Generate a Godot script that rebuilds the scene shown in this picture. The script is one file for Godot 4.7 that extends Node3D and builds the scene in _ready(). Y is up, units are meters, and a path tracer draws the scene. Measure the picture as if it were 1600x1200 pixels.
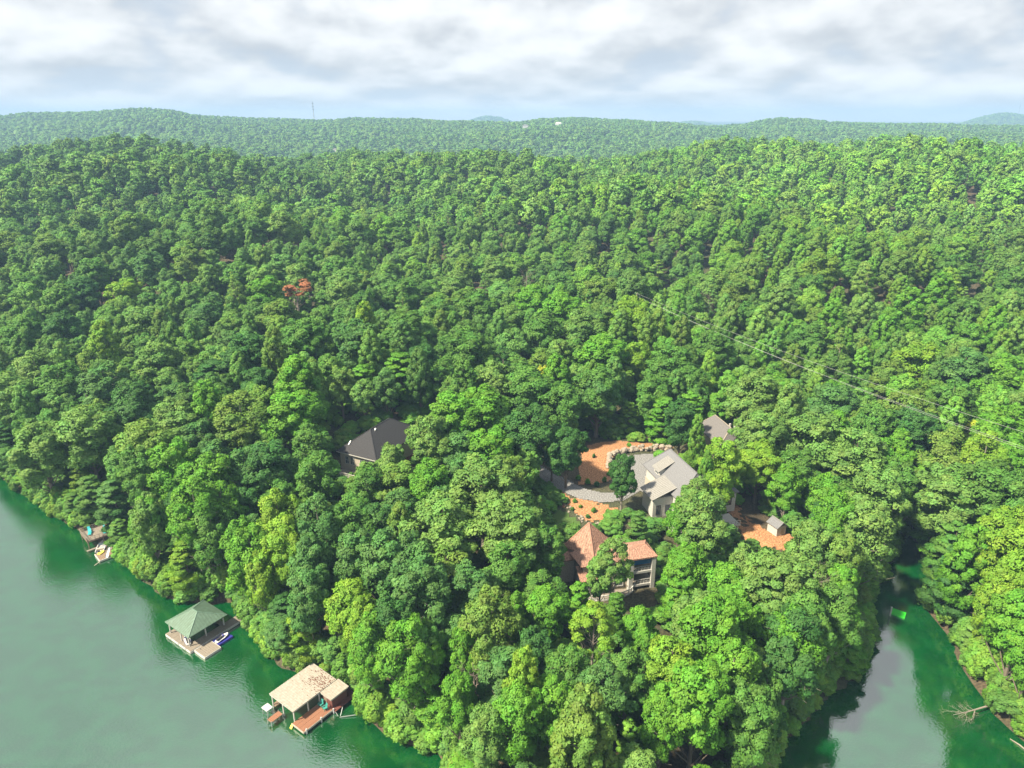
extends Node3D
# A wooded lake peninsula seen from the air: y up, metres, water level 0, the camera 100 m above it looking towards -z.

const SHORE := [[-155.9, 191.7], [-141.3, 179.8], [-128.9, 170.8], [-116.6, 161.9], [-107.1, 156.4], [-96.9, 147.8], [-88.2, 140.0], [-77.2, 131.4], [-68.0, 129.1], [-61.1, 130.5], [-54.8, 120.6], [-45.2, 110.3], [-30.9, 105.0], [-27.0, 98.4], [-20.9, 93.4], [-12.0, 90.5], [-9.9, 85.1], [0.0, 71.8], [13.0, 64.7], [28.2, 66.4], [40.6, 85.1], [46.4, 92.1], [58.4, 102.9], [65.8, 107.3], [75.5, 120.6], [79.1, 130.5], [89.7, 143.3], [101.4, 158.8], [106.4, 166.8], [108.9, 168.4], [103.5, 152.9], [98.1, 139.5], [91.0, 127.8], [90.6, 116.7], [87.8, 106.1], [86.8, 96.9], [89.1, 92.1], [92.2, 76.8]]
# levelled ground round the houses: x, distance, radius, height
const LEVEL := [[34, 165, 22, 13.0], [20, 122, 13, 11.0], [-36, 173, 15, 13.3], [61, 141, 6, 10.5], [58, 178, 10, 15.0]]
# open spots without trees: x, distance, radius
const OPEN := [[40, 152, 11], [43, 160, 9], [33, 167, 9], [9, 168, 4], [12, 163, 4], [15, 158, 4], [19, 154, 4], [24, 153, 4], [28, 157, 5], [23, 170, 9], [22, 178, 6], [26, 182, 6], [37, 183, 5], [17, 146, 6], [20, 121, 11], [-36, 173, 12], [61, 141, 4], [56, 147, 6], [57, 178, 8], [30, 185, 6], [42, 182, 4], [-27, 186, 6]]
# skyline of the far hills: sideways over distance, height of the ridge
const RIDGE := [[-0.749, 95.0], [-0.681, 97.0], [-0.630, 104.9], [-0.570, 106.9], [-0.511, 110.9], [-0.460, 110.9], [-0.400, 97.0], [-0.340, 91.0], [-0.255, 85.0], [-0.204, 91.0], [-0.136, 89.0], [-0.085, 81.0], [0.000, 77.0], [0.043, 89.0], [0.085, 93.0], [0.136, 87.0], [0.213, 77.0], [0.255, 67.0], [0.306, 71.0], [0.332, 81.0], [0.357, 87.0], [0.426, 77.0], [0.553, 73.0], [0.647, 65.0], [0.766, 67.0]]
# trees near the water and the houses: x, distance, crown width, height, form and tone; largest in view first
const TREES := [
	[-1.3, 120.7, 15.9, 23.0, "ol"], [27.1, 80.9, 11.1, 23.0, "ob"], [-13.8, 121.7, 14.9, 23.0, "ol"], [-6.2, 134.0, 16.0, 23.0, "ol"], [9.9, 74.4, 11.9, 26.8, "pv"], [33.4, 94.2, 11.8, 23.8, "ob"],
	[-16.3, 105.8, 12.8, 24.0, "og"], [108.5, 143.3, 16.3, 24.0, "oo"], [102.7, 145.4, 16.5, 24.0, "ol"], [46.8, 95.4, 11.4, 23.4, "od"], [-22.5, 113.7, 12.8, 24.0, "og"], [85.2, 157.9, 16.5, 24.0, "ol"],
	[27.2, 72.4, 11.1, 12.9, "mb"], [-92.1, 161.7, 16.5, 24.0, "ov"], [47.1, 95.7, 10.8, 22.6, "ob"], [77.2, 165.2, 16.5, 23.0, "ol"], [35.0, 81.3, 9.6, 21.1, "oo"], [34.9, 88.4, 10.1, 21.8, "ob"],
	[50.5, 99.3, 11.1, 22.9, "oo"], [46.9, 106.8, 11.6, 24.0, "zl"], [74.3, 128.2, 13.4, 24.0, "ol"], [25.2, 88.9, 10.1, 18.1, "oy"], [-71.3, 170.5, 16.5, 23.0, "ov"], [-57.4, 171.1, 16.5, 23.0, "ob"],
	[-14.4, 171.1, 16.5, 23.0, "ob"], [-6.8, 172.5, 16.5, 23.0, "ob"], [-17.3, 94.5, 10.2, 21.9, "ob"], [-114.2, 173.1, 16.5, 24.0, "ol"], [-126.6, 172.1, 16.5, 24.0, "ol"], [89.4, 101.3, 10.7, 22.5, "ob"],
	[95.1, 109.4, 11.2, 23.1, "oy"], [-3.6, 97.6, 10.2, 21.9, "ov"], [49.0, 105.8, 10.8, 24.0, "zl"], [98.5, 116.8, 11.7, 23.8, "oy"], [-58.7, 181.5, 16.5, 27.0, "pb"], [84.5, 143.3, 13.8, 24.0, "ol"],
	[112.4, 162.9, 15.3, 24.0, "ov"], [-70.4, 146.9, 14.0, 22.2, "ob"], [-7.4, 106.9, 10.9, 18.9, "og"], [32.4, 100.3, 10.4, 18.4, "ol"], [131.3, 171.7, 15.9, 23.0, "ob"], [-88.5, 172.2, 15.9, 23.0, "ol"],
	[110.1, 178.6, 16.5, 24.0, "od"], [93.3, 124.2, 12.3, 16.7, "md"], [67.8, 183.1, 16.3, 23.0, "ol"], [5.0, 189.0, 16.5, 23.0, "oo"], [115.4, 189.6, 16.5, 23.0, "ov"], [-20.6, 99.9, 9.8, 21.3, "od"],
	[93.2, 121.7, 11.4, 24.0, "pb"], [1.0, 81.2, 8.4, 19.6, "ob"], [-39.8, 124.8, 11.5, 23.5, "og"], [-69.9, 135.7, 12.4, 24.0, "ob"], [13.5, 84.5, 8.6, 16.5, "og"], [-33.5, 127.0, 11.7, 19.7, "oo"],
	[-57.6, 151.5, 13.4, 21.6, "od"], [4.4, 162.2, 14.1, 22.3, "od"], [124.8, 166.2, 14.5, 22.8, "ob"], [40.1, 129.0, 11.6, 19.7, "ol"], [96.3, 196.0, 16.5, 23.0, "og"], [89.2, 96.8, 9.4, 20.8, "ob"],
	[-123.3, 200.2, 16.5, 23.0, "og"], [-154.4, 202.3, 16.5, 24.0, "ol"], [-140.6, 205.0, 16.5, 23.0, "oo"], [-92.9, 206.9, 16.5, 18.0, "md"], [-45.4, 121.7, 10.6, 22.4, "oy"], [111.5, 137.6, 11.7, 23.7, "oo"],
	[1.7, 84.0, 7.9, 24.0, "py"], [-81.5, 152.3, 12.6, 24.0, "ob"], [94.0, 157.8, 13.1, 24.0, "ob"], [-0.9, 113.2, 9.9, 17.9, "oo"], [50.0, 210.4, 16.5, 23.0, "oo"], [-5.4, 153.3, 12.6, 20.7, "ob"],
	[-45.2, 147.2, 12.2, 20.4, "oo"], [-107.4, 184.8, 14.8, 23.0, "od"], [-4.7, 191.6, 15.2, 23.0, "ol"], [151.5, 203.9, 16.0, 23.0, "ob"], [-83.3, 209.6, 16.3, 23.0, "od"], [103.4, 146.8, 12.4, 16.8, "mb"],
	[-13.7, 213.5, 16.5, 23.0, "oo"], [144.5, 211.8, 16.5, 23.0, "og"], [-49.4, 216.6, 16.5, 23.0, "og"], [110.2, 165.5, 13.4, 17.8, "mb"], [-12.4, 112.9, 11.7, 17.5, "ov"], [-38.5, 110.7, 9.6, 21.1, "og"],
	[-53.0, 122.0, 10.4, 22.1, "ob"], [-66.6, 219.0, 16.5, 23.0, "oo"], [-115.3, 216.9, 16.5, 23.0, "ol"], [-20.4, 158.8, 12.6, 20.7, "ol"], [58.7, 105.5, 9.2, 20.6, "oo"], [-155.6, 217.7, 16.5, 23.0, "ol"],
	[134.5, 221.3, 16.5, 23.0, "oy"], [-29.4, 106.8, 9.1, 20.5, "oy"], [59.6, 120.1, 9.9, 21.4, "ol"], [1.5, 74.7, 8.5, 12.3, "mg"], [-1.2, 91.5, 9.7, 14.8, "og"], [13.5, 95.6, 8.2, 18.2, "zy"],
	[-18.4, 139.9, 11.0, 19.1, "ob"], [-3.9, 80.5, 7.3, 18.2, "ol"], [22.3, 80.5, 7.2, 18.1, "ob"], [17.3, 72.9, 8.2, 14.8, "ol"], [6.5, 82.6, 7.4, 18.3, "ob"], [-15.1, 96.3, 8.3, 19.4, "oo"],
	[39.9, 100.9, 8.5, 19.7, "ob"], [65.2, 118.9, 9.7, 21.2, "ov"], [-50.0, 131.6, 10.5, 22.2, "oy"], [-39.4, 117.5, 9.6, 21.1, "og"], [-30.5, 117.9, 9.6, 21.1, "og"], [69.5, 131.6, 10.5, 22.2, "ob"],
	[-35.8, 229.7, 16.5, 23.0, "oo"], [116.2, 156.6, 12.1, 24.0, "oy"], [100.2, 178.8, 13.5, 24.0, "oo"], [25.1, 193.2, 14.2, 22.5, "oo"], [-27.9, 128.0, 10.2, 18.2, "od"], [64.8, 166.3, 12.5, 20.7, "ol"],
	[-64.3, 151.7, 11.7, 19.8, "og"], [128.4, 191.2, 14.2, 22.4, "oo"], [29.7, 217.0, 15.7, 23.0, "ob"], [-81.5, 174.5, 12.9, 27.0, "pb"], [-34.6, 205.2, 14.9, 18.0, "mb"], [18.3, 88.0, 8.8, 15.6, "oo"],
	[33.1, 77.1, 8.3, 8.8, "mo"], [4.9, 71.5, 7.8, 9.2, "mg"], [33.6, 113.1, 8.8, 16.7, "ob"], [0.9, 72.6, 7.9, 7.4, "ob"], [-24.1, 99.0, 7.9, 19.0, "ob"], [107.9, 245.3, 16.5, 23.0, "oo"],
	[40.1, 109.5, 10.1, 17.1, "ob"], [58.8, 106.1, 8.2, 19.4, "ob"], [-90.6, 153.4, 11.0, 22.8, "oo"], [4.0, 94.8, 7.5, 15.4, "od"], [6.3, 103.4, 8.0, 15.9, "ob"], [93.2, 151.3, 10.8, 22.7, "oo"],
	[-32.8, 141.4, 10.1, 18.2, "oo"], [-80.8, 165.9, 11.6, 19.7, "og"], [78.5, 184.8, 12.7, 20.8, "ol"], [11.0, 232.4, 15.3, 23.0, "oo"], [25.4, 237.5, 15.6, 23.0, "ol"], [44.4, 249.5, 16.3, 23.0, "oy"],
	[-25.8, 143.9, 12.3, 16.7, "ov"], [-181.2, 251.6, 16.5, 23.0, "oo"], [18.4, 255.4, 16.5, 23.0, "ob"], [9.2, 88.7, 8.4, 16.3, "oo"], [-65.0, 132.3, 9.6, 21.0, "oo"], [91.3, 109.9, 8.2, 19.4, "oy"],
	[-27.4, 258.2, 16.5, 23.0, "oo"], [-87.9, 258.2, 16.5, 23.0, "ov"], [-40.1, 111.1, 8.4, 13.0, "my"], [-26.6, 104.6, 7.9, 18.9, "oy"], [56.3, 113.8, 10.1, 16.6, "ol"], [25.4, 193.2, 12.8, 20.9, "og"],
	[170.7, 260.2, 16.5, 23.0, "oo"], [6.6, 118.5, 8.5, 16.4, "oo"], [49.9, 150.4, 10.3, 18.3, "oy"], [14.5, 183.7, 12.2, 20.3, "oo"], [-139.5, 260.0, 16.5, 23.0, "ol"], [98.7, 134.7, 11.5, 15.9, "mo"],
	[106.9, 131.6, 11.0, 18.1, "oy"], [-81.3, 137.5, 9.5, 21.0, "ol"], [154.6, 267.5, 16.5, 27.0, "pb"], [-34.6, 134.5, 11.1, 15.8, "oo"], [-169.4, 256.1, 16.0, 23.0, "od"], [109.4, 122.9, 10.4, 15.5, "oo"],
	[-117.8, 268.0, 16.5, 23.0, "og"], [-13.3, 268.8, 16.5, 23.0, "oo"], [8.4, 273.1, 16.5, 23.0, "ob"], [107.2, 274.5, 16.5, 27.0, "pl"], [-8.6, 88.1, 6.6, 17.3, "ob"], [40.4, 88.1, 6.6, 17.3, "oo"],
	[-72.1, 132.3, 9.1, 13.6, "my"], [68.8, 230.1, 14.0, 22.2, "oo"], [171.7, 278.3, 16.4, 27.0, "pb"], [-24.4, 135.1, 10.7, 15.4, "og"], [102.5, 110.2, 9.2, 14.0, "ol"], [-74.1, 157.4, 12.1, 17.9, "og"],
	[-43.8, 135.0, 10.7, 17.0, "ov"], [18.6, 111.5, 7.5, 17.5, "zl"], [-12.6, 157.9, 11.9, 17.7, "og"], [40.4, 94.7, 8.1, 15.0, "ol"], [-70.2, 288.1, 16.5, 23.0, "ol"], [37.5, 289.6, 16.5, 23.0, "ov"],
	[5.6, 109.6, 8.7, 13.5, "oo"], [101.4, 125.1, 9.8, 15.6, "ob"], [-9.9, 100.9, 8.3, 14.0, "og"], [63.0, 113.4, 7.5, 18.5, "ob"], [95.9, 293.2, 16.5, 23.0, "ov"], [-49.4, 118.4, 7.8, 18.8, "oy"],
	[-81.9, 138.3, 8.8, 20.1, "ob"], [124.0, 157.3, 11.6, 19.0, "ob"], [51.4, 187.5, 11.1, 15.6, "mb"], [13.7, 158.9, 9.6, 17.6, "od"], [-6.6, 82.9, 7.3, 5.9, "ob"], [-46.6, 296.0, 16.5, 23.0, "oo"],
	[-24.2, 98.7, 6.7, 17.4, "ob"], [-100.7, 156.9, 11.5, 13.8, "mg"], [192.3, 303.1, 16.5, 23.0, "oo"], [-186.2, 299.9, 16.5, 23.0, "od"], [-167.6, 299.9, 16.5, 23.0, "oy"], [86.4, 171.8, 12.2, 22.6, "pb"],
	[71.9, 138.2, 10.3, 17.0, "od"], [-1.2, 75.6, 6.6, 7.9, "md"], [-211.2, 304.8, 16.5, 23.0, "oo"], [-58.7, 130.7, 8.1, 19.2, "ob"], [-1.0, 144.2, 10.3, 17.7, "ov"], [-8.5, 96.3, 6.4, 17.0, "ob"],
	[-12.8, 92.5, 7.6, 8.7, "ob"], [-65.8, 139.7, 8.5, 19.7, "ob"], [-50.8, 162.0, 11.4, 17.9, "oo"], [61.1, 156.1, 11.0, 17.2, "oy"], [22.0, 99.4, 6.5, 14.3, "ob"], [40.9, 138.6, 8.3, 16.2, "ol"],
	[-29.1, 152.4, 9.0, 16.9, "ol"], [44.3, 188.8, 10.8, 15.3, "mb"], [-64.7, 171.0, 9.9, 17.9, "ov"], [62.8, 168.3, 9.7, 17.7, "ol"], [55.0, 204.1, 11.5, 19.6, "oo"], [122.6, 215.6, 12.1, 20.2, "ov"],
	[-45.0, 199.2, 11.2, 15.6, "mb"], [-28.0, 207.9, 11.6, 19.7, "od"], [91.3, 264.6, 14.4, 22.7, "oo"], [210.5, 291.2, 15.6, 23.0, "oo"], [-102.3, 288.1, 15.5, 23.0, "ob"], [-143.5, 237.2, 13.1, 27.0, "py"],
	[121.0, 258.0, 14.0, 27.0, "pb"], [-120.6, 310.2, 16.5, 23.0, "oo"], [-12.4, 148.1, 10.4, 15.1, "og"], [-24.5, 312.2, 16.5, 23.0, "ol"], [-98.9, 171.9, 11.8, 17.2, "ol"], [-189.8, 318.3, 16.5, 23.0, "oo"],
	[-54.0, 144.8, 10.1, 16.0, "oo"], [70.3, 156.1, 10.7, 17.2, "oo"], [46.6, 142.4, 8.2, 16.1, "oy"], [46.1, 119.1, 7.1, 15.0, "ol"], [40.7, 219.4, 11.7, 19.8, "oy"], [45.3, 113.6, 8.2, 13.5, "ob"],
	[-168.1, 325.6, 16.5, 23.0, "og"], [73.2, 145.4, 10.0, 17.2, "ob"], [-149.4, 327.4, 16.5, 23.0, "ov"], [74.6, 175.9, 11.5, 26.9, "pl"], [-80.9, 327.1, 16.5, 23.0, "oo"], [65.2, 125.7, 8.8, 16.6, "oo"],
	[121.6, 140.9, 9.5, 16.4, "ob"], [-44.3, 111.6, 8.1, 8.9, "og"], [-61.9, 158.9, 10.4, 16.8, "ol"], [-45.2, 115.1, 8.1, 11.5, "md"], [104.2, 172.0, 11.1, 22.1, "pb"], [12.5, 109.0, 6.4, 11.1, "mb"],
	[31.0, 111.0, 6.5, 11.1, "mb"], [146.9, 188.1, 11.8, 19.1, "ol"], [-22.3, 122.4, 8.2, 23.0, "pv"], [130.8, 153.7, 9.9, 17.9, "ob"], [123.5, 147.9, 9.7, 14.7, "ob"], [42.1, 196.4, 12.2, 19.1, "oo"],
	[71.2, 342.1, 16.5, 25.0, "nv"], [52.1, 119.3, 8.1, 13.3, "oo"], [-21.4, 203.5, 12.4, 17.2, "oo"], [-78.2, 145.3, 9.5, 15.0, "od"], [-72.9, 206.1, 10.3, 25.9, "pv"], [0.4, 105.5, 6.1, 13.9, "ob"],
	[-15.3, 134.2, 8.7, 16.6, "og"], [78.7, 150.2, 9.7, 14.6, "oo"], [-50.4, 232.9, 11.4, 27.0, "py"], [124.3, 289.8, 14.0, 22.2, "oo"], [172.0, 242.3, 11.9, 27.0, "pb"], [136.9, 248.8, 12.3, 27.0, "pb"],
	[135.1, 262.5, 12.8, 27.0, "pl"], [2.1, 135.2, 8.8, 15.4, "oo"], [-75.0, 197.2, 11.9, 16.3, "od"], [-13.8, 188.9, 11.3, 25.3, "po"], [-83.4, 186.6, 11.3, 17.3, "oo"], [-112.1, 196.5, 11.8, 17.9, "oo"],
	[33.2, 119.9, 6.6, 11.2, "mb"], [36.4, 132.7, 7.1, 14.9, "ob"], [114.6, 235.9, 11.5, 25.0, "nv"], [100.9, 187.6, 11.4, 18.7, "ov"], [29.7, 73.0, 5.6, 9.3, "mv"], [-18.1, 128.7, 8.2, 14.1, "ol"],
	[-50.2, 138.9, 8.8, 14.3, "oo"], [136.1, 196.8, 11.7, 15.8, "ob"], [64.1, 107.7, 7.3, 9.0, "mb"], [42.2, 90.8, 6.4, 6.8, "od"], [45.5, 174.1, 10.4, 17.5, "od"], [-152.0, 192.0, 11.5, 14.8, "md"],
	[2.2, 128.5, 8.1, 14.1, "oo"], [-11.2, 197.6, 11.5, 16.8, "oo"], [13.5, 204.5, 11.7, 22.6, "pb"], [-34.0, 148.2, 9.0, 15.3, "ol"], [-83.8, 159.6, 9.6, 15.9, "oo"], [103.0, 210.0, 12.1, 17.9, "ob"],
	[22.8, 95.9, 5.3, 13.1, "ob"], [26.0, 147.4, 7.3, 15.2, "od"], [-57.9, 136.5, 8.3, 14.3, "og"], [-56.6, 126.0, 8.0, 5.7, "mg"], [-169.8, 217.6, 12.2, 25.6, "pg"], [85.1, 216.5, 12.1, 17.2, "ob"],
	[65.6, 148.7, 8.8, 16.3, "ob"], [-101.2, 197.5, 10.9, 15.2, "og"], [155.1, 229.8, 12.4, 18.8, "ov"], [-11.2, 140.3, 8.2, 14.7, "ov"], [141.7, 170.5, 9.6, 21.4, "py"], [-61.2, 144.4, 8.4, 14.9, "od"],
	[-136.7, 197.1, 10.9, 17.9, "og"], [0.1, 228.0, 12.2, 18.8, "og"], [10.1, 218.2, 11.8, 16.6, "ov"], [-35.9, 220.1, 11.8, 23.3, "pg"], [-101.7, 164.7, 9.4, 17.3, "og"], [2.5, 212.7, 11.5, 16.0, "oo"],
	[122.3, 180.3, 10.0, 24.9, "pb"], [-72.8, 231.3, 12.3, 18.4, "og"], [-116.4, 183.5, 10.2, 18.2, "od"], [-57.2, 190.0, 10.3, 21.3, "pl"], [-2.9, 203.0, 9.1, 24.7, "nd"], [16.8, 112.7, 5.6, 13.4, "ol"],
	[19.1, 107.2, 5.5, 10.2, "mb"], [10.3, 163.2, 7.6, 15.5, "od"], [27.4, 133.4, 6.5, 11.2, "md"], [106.4, 197.3, 10.7, 17.4, "ol"], [1.9, 172.5, 9.5, 15.1, "od"], [37.5, 85.0, 5.6, 8.6, "mo"],
	[-77.3, 218.6, 11.5, 16.5, "oo"], [-70.0, 183.3, 9.8, 17.4, "ov"], [-87.7, 224.0, 11.6, 22.5, "pg"], [-4.6, 180.6, 9.7, 16.7, "og"], [73.7, 198.7, 10.5, 21.1, "pv"], [3.2, 154.4, 8.5, 13.9, "oo"],
	[-94.3, 191.8, 10.2, 17.4, "od"], [92.2, 113.5, 6.8, 7.2, "mg"], [-81.9, 239.3, 12.2, 22.3, "pv"], [-21.6, 218.6, 11.3, 18.2, "od"], [111.1, 228.2, 11.8, 19.7, "oo"], [122.8, 206.7, 10.8, 18.4, "ob"],
	[116.3, 148.9, 8.2, 15.1, "ov"], [-136.6, 183.1, 9.8, 13.6, "mo"], [-99.1, 213.5, 11.0, 17.1, "oo"], [-113.7, 234.9, 12.0, 18.3, "oo"], [67.1, 203.3, 10.6, 18.6, "ob"], [-16.6, 238.0, 12.0, 18.0, "od"],
	[91.4, 164.8, 8.8, 23.0, "pd"], [17.3, 195.5, 10.2, 14.9, "oo"], [-18.7, 179.7, 9.5, 14.4, "oo"], [-165.1, 241.9, 12.3, 19.5, "od"], [-6.8, 163.9, 8.8, 14.3, "ov"], [164.3, 243.8, 12.2, 19.9, "ob"],
	[-116.3, 169.3, 7.6, 12.2, "my"], [117.8, 172.8, 9.2, 21.0, "po"], [148.2, 291.0, 11.8, 25.0, "nv"], [-88.5, 198.3, 10.2, 16.6, "og"], [-50.4, 153.7, 8.3, 14.3, "oo"], [29.6, 249.7, 12.4, 18.4, "od"],
	[66.0, 111.1, 6.6, 6.1, "og"], [-145.7, 218.0, 11.1, 18.6, "oo"], [-109.5, 162.2, 8.8, 12.8, "mg"], [-193.1, 239.8, 12.1, 19.2, "od"], [-128.3, 214.0, 10.9, 18.8, "ov"], [162.4, 204.2, 10.4, 18.2, "oy"],
	[-143.3, 192.2, 9.9, 25.2, "pg"], [-61.7, 253.2, 12.4, 20.0, "od"], [135.1, 163.6, 8.6, 18.9, "pb"], [86.3, 248.3, 12.3, 18.5, "ol"], [-156.8, 236.3, 11.8, 17.1, "od"], [31.2, 204.6, 10.3, 22.3, "pd"],
	[-36.9, 193.4, 9.7, 17.4, "og"], [-9.6, 205.3, 10.3, 15.4, "ov"], [-102.1, 228.9, 11.3, 16.2, "oo"], [135.0, 181.4, 9.2, 23.8, "pb"], [153.2, 194.4, 9.8, 21.8, "pb"], [85.2, 181.5, 9.3, 14.9, "oo"],
	[150.6, 179.2, 9.1, 15.9, "ol"], [-77.1, 182.2, 9.2, 13.9, "oo"], [-43.9, 208.6, 10.2, 23.6, "po"], [-50.3, 193.9, 9.6, 16.4, "ol"], [136.6, 188.0, 9.4, 20.4, "pb"], [-151.3, 248.6, 12.0, 21.7, "po"],
	[-98.2, 221.9, 10.8, 17.5, "og"], [-33.5, 107.7, 6.2, 7.9, "oo"], [146.1, 229.8, 11.2, 15.5, "od"], [2.2, 196.9, 9.7, 14.6, "ol"], [-108.0, 208.8, 10.3, 16.1, "og"], [92.9, 240.9, 11.6, 23.0, "po"],
	[0.2, 255.0, 12.1, 19.4, "oo"], [-91.7, 216.2, 10.5, 18.2, "ov"], [-27.5, 197.7, 9.6, 23.2, "pd"], [15.5, 222.5, 8.9, 18.9, "zv"], [-166.7, 208.3, 10.2, 21.1, "pv"], [111.0, 208.7, 10.2, 14.9, "oo"],
	[9.7, 197.4, 9.6, 16.1, "ov"], [-96.5, 182.7, 9.1, 14.6, "og"], [37.9, 237.6, 11.2, 23.5, "pl"], [131.6, 204.7, 10.0, 16.3, "oy"], [-134.2, 219.7, 10.6, 16.5, "og"], [-47.8, 115.0, 6.3, 8.3, "mo"],
	[52.1, 227.3, 10.8, 18.2, "ob"], [-55.1, 202.4, 9.7, 16.7, "oo"], [103.1, 225.7, 10.8, 18.6, "oo"], [171.1, 207.8, 9.9, 14.4, "oy"], [-68.9, 241.9, 11.3, 19.0, "oo"], [72.6, 190.7, 9.1, 23.7, "po"],
	[107.4, 158.6, 8.1, 7.2, "md"], [62.5, 196.5, 9.4, 14.0, "ob"], [-64.8, 193.3, 9.2, 17.1, "ov"], [79.1, 193.2, 9.2, 21.6, "pb"], [185.4, 271.4, 12.3, 19.1, "oo"], [-163.1, 224.2, 10.5, 16.6, "og"],
	[83.4, 259.2, 11.8, 25.7, "pl"], [90.0, 201.6, 9.6, 15.8, "oo"], [78.6, 132.5, 6.9, 6.2, "mb"], [175.7, 252.0, 11.4, 23.0, "py"], [-186.6, 227.4, 10.6, 24.4, "po"], [85.3, 208.1, 9.7, 17.1, "ob"],
	[175.2, 235.2, 10.7, 24.1, "pl"], [132.6, 272.5, 12.2, 16.3, "ol"], [-121.8, 191.9, 9.1, 16.0, "ov"], [-149.8, 209.7, 9.8, 15.9, "od"], [-56.1, 240.4, 10.8, 24.1, "pg"], [-106.2, 174.0, 8.3, 13.6, "oo"],
	[-106.6, 260.4, 11.7, 18.4, "ol"], [-63.3, 204.0, 9.3, 16.9, "og"], [174.1, 221.7, 10.1, 16.8, "ob"], [18.0, 82.8, 3.9, 8.7, "mb"], [155.0, 246.0, 11.1, 18.7, "ob"], [-76.0, 133.6, 6.8, 5.8, "mb"],
	[21.1, 211.2, 9.7, 14.9, "ol"], [-118.2, 208.2, 9.6, 16.4, "oo"], [-57.0, 221.4, 10.0, 17.9, "ol"], [92.7, 255.2, 11.3, 26.3, "pl"], [141.8, 178.0, 8.4, 13.0, "ob"], [-124.0, 185.3, 8.7, 16.4, "oo"],
	[192.0, 255.9, 11.3, 17.8, "oy"], [-130.1, 180.8, 8.5, 14.9, "oo"], [89.3, 226.7, 10.2, 16.3, "ob"], [-40.7, 241.2, 10.6, 15.7, "ov"], [35.0, 229.7, 10.1, 21.4, "pl"], [-101.9, 243.3, 10.7, 16.7, "og"],
	[-100.6, 267.8, 11.6, 18.7, "od"], [3.1, 178.9, 8.2, 13.4, "ov"], [96.4, 230.2, 10.2, 23.0, "pv"], [-72.9, 261.4, 11.3, 17.4, "oo"], [81.8, 231.9, 10.3, 15.7, "oo"], [-135.5, 189.8, 8.7, 16.5, "od"],
	[-139.4, 225.8, 10.0, 15.8, "oo"], [55.0, 102.6, 5.4, 6.2, "oy"], [70.7, 118.0, 6.0, 5.9, "ob"], [71.9, 259.4, 11.2, 18.4, "ov"], [-145.6, 229.8, 10.1, 17.9, "ov"], [4.7, 203.7, 9.0, 14.9, "oo"],
	[142.3, 266.9, 11.4, 15.7, "ob"], [-102.0, 190.0, 8.5, 13.2, "og"], [-89.7, 180.1, 8.1, 13.9, "oo"], [-115.3, 226.4, 9.9, 17.2, "og"], [-30.0, 236.5, 10.2, 17.9, "og"], [-18.1, 194.7, 8.6, 15.3, "ov"],
	[21.3, 246.7, 10.5, 15.2, "oo"], [-60.7, 262.4, 11.1, 17.8, "ov"], [159.9, 194.9, 8.6, 21.4, "pb"], [131.8, 231.2, 9.9, 24.7, "po"], [75.1, 235.2, 10.1, 14.9, "ob"], [133.2, 239.7, 10.3, 15.0, "ov"],
	[144.6, 220.1, 9.5, 23.0, "pv"], [-44.0, 227.3, 9.7, 15.2, "od"], [-125.5, 228.7, 9.9, 15.2, "od"], [55.8, 197.4, 8.6, 15.5, "od"], [-139.0, 213.1, 9.3, 14.7, "ov"], [129.7, 182.0, 6.7, 14.6, "oY"],
	[189.7, 234.6, 9.9, 23.9, "pl"], [35.0, 195.0, 7.1, 11.8, "my"], [49.3, 199.7, 8.7, 20.4, "pd"], [-74.1, 188.5, 8.2, 15.9, "oo"], [46.6, 234.8, 9.9, 24.5, "pv"], [100.9, 140.3, 6.6, 8.5, "mb"],
	[138.6, 234.6, 9.9, 22.5, "pv"], [-184.1, 234.8, 10.1, 17.6, "ov"], [111.3, 256.6, 10.8, 17.0, "oo"], [179.3, 242.3, 10.2, 17.4, "ol"], [-160.4, 270.6, 11.3, 17.3, "og"], [41.6, 226.5, 9.6, 16.0, "ob"],
	[119.0, 227.4, 9.6, 21.4, "pb"], [145.1, 198.8, 8.6, 15.8, "ob"], [-47.0, 261.0, 10.8, 17.4, "og"], [-74.8, 269.4, 11.1, 16.7, "og"], [99.3, 158.2, 7.2, 5.8, "ov"], [-176.4, 241.2, 10.0, 22.0, "pd"],
	[43.7, 205.4, 8.7, 13.5, "oo"], [-66.9, 274.4, 11.2, 16.3, "og"], [81.6, 135.6, 6.3, 6.4, "mv"], [-169.8, 265.6, 10.9, 17.8, "og"], [206.2, 275.0, 11.1, 25.0, "po"], [24.0, 200.8, 8.4, 22.8, "po"],
	[-81.7, 250.2, 10.2, 17.0, "od"], [148.9, 237.6, 9.8, 17.5, "ob"], [58.8, 235.4, 9.6, 24.1, "pv"], [-43.3, 191.7, 8.1, 14.2, "ol"], [-122.4, 236.2, 9.7, 20.9, "pg"], [-96.4, 149.5, 6.8, 7.8, "md"],
	[-127.3, 271.1, 11.0, 16.4, "od"], [-106.8, 249.1, 10.1, 18.0, "og"], [-134.6, 176.8, 7.8, 7.2, "mb"], [-198.2, 263.9, 10.7, 16.3, "ov"], [92.1, 208.5, 8.8, 13.8, "oo"], [198.5, 251.3, 10.1, 23.7, "pl"],
	[127.7, 198.5, 8.4, 13.9, "od"], [97.4, 134.3, 6.2, 7.2, "md"], [-134.4, 247.4, 10.1, 17.3, "od"], [52.5, 244.7, 9.8, 22.1, "pv"], [143.9, 252.5, 10.2, 16.0, "ov"], [129.0, 252.5, 10.2, 15.7, "ov"],
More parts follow.
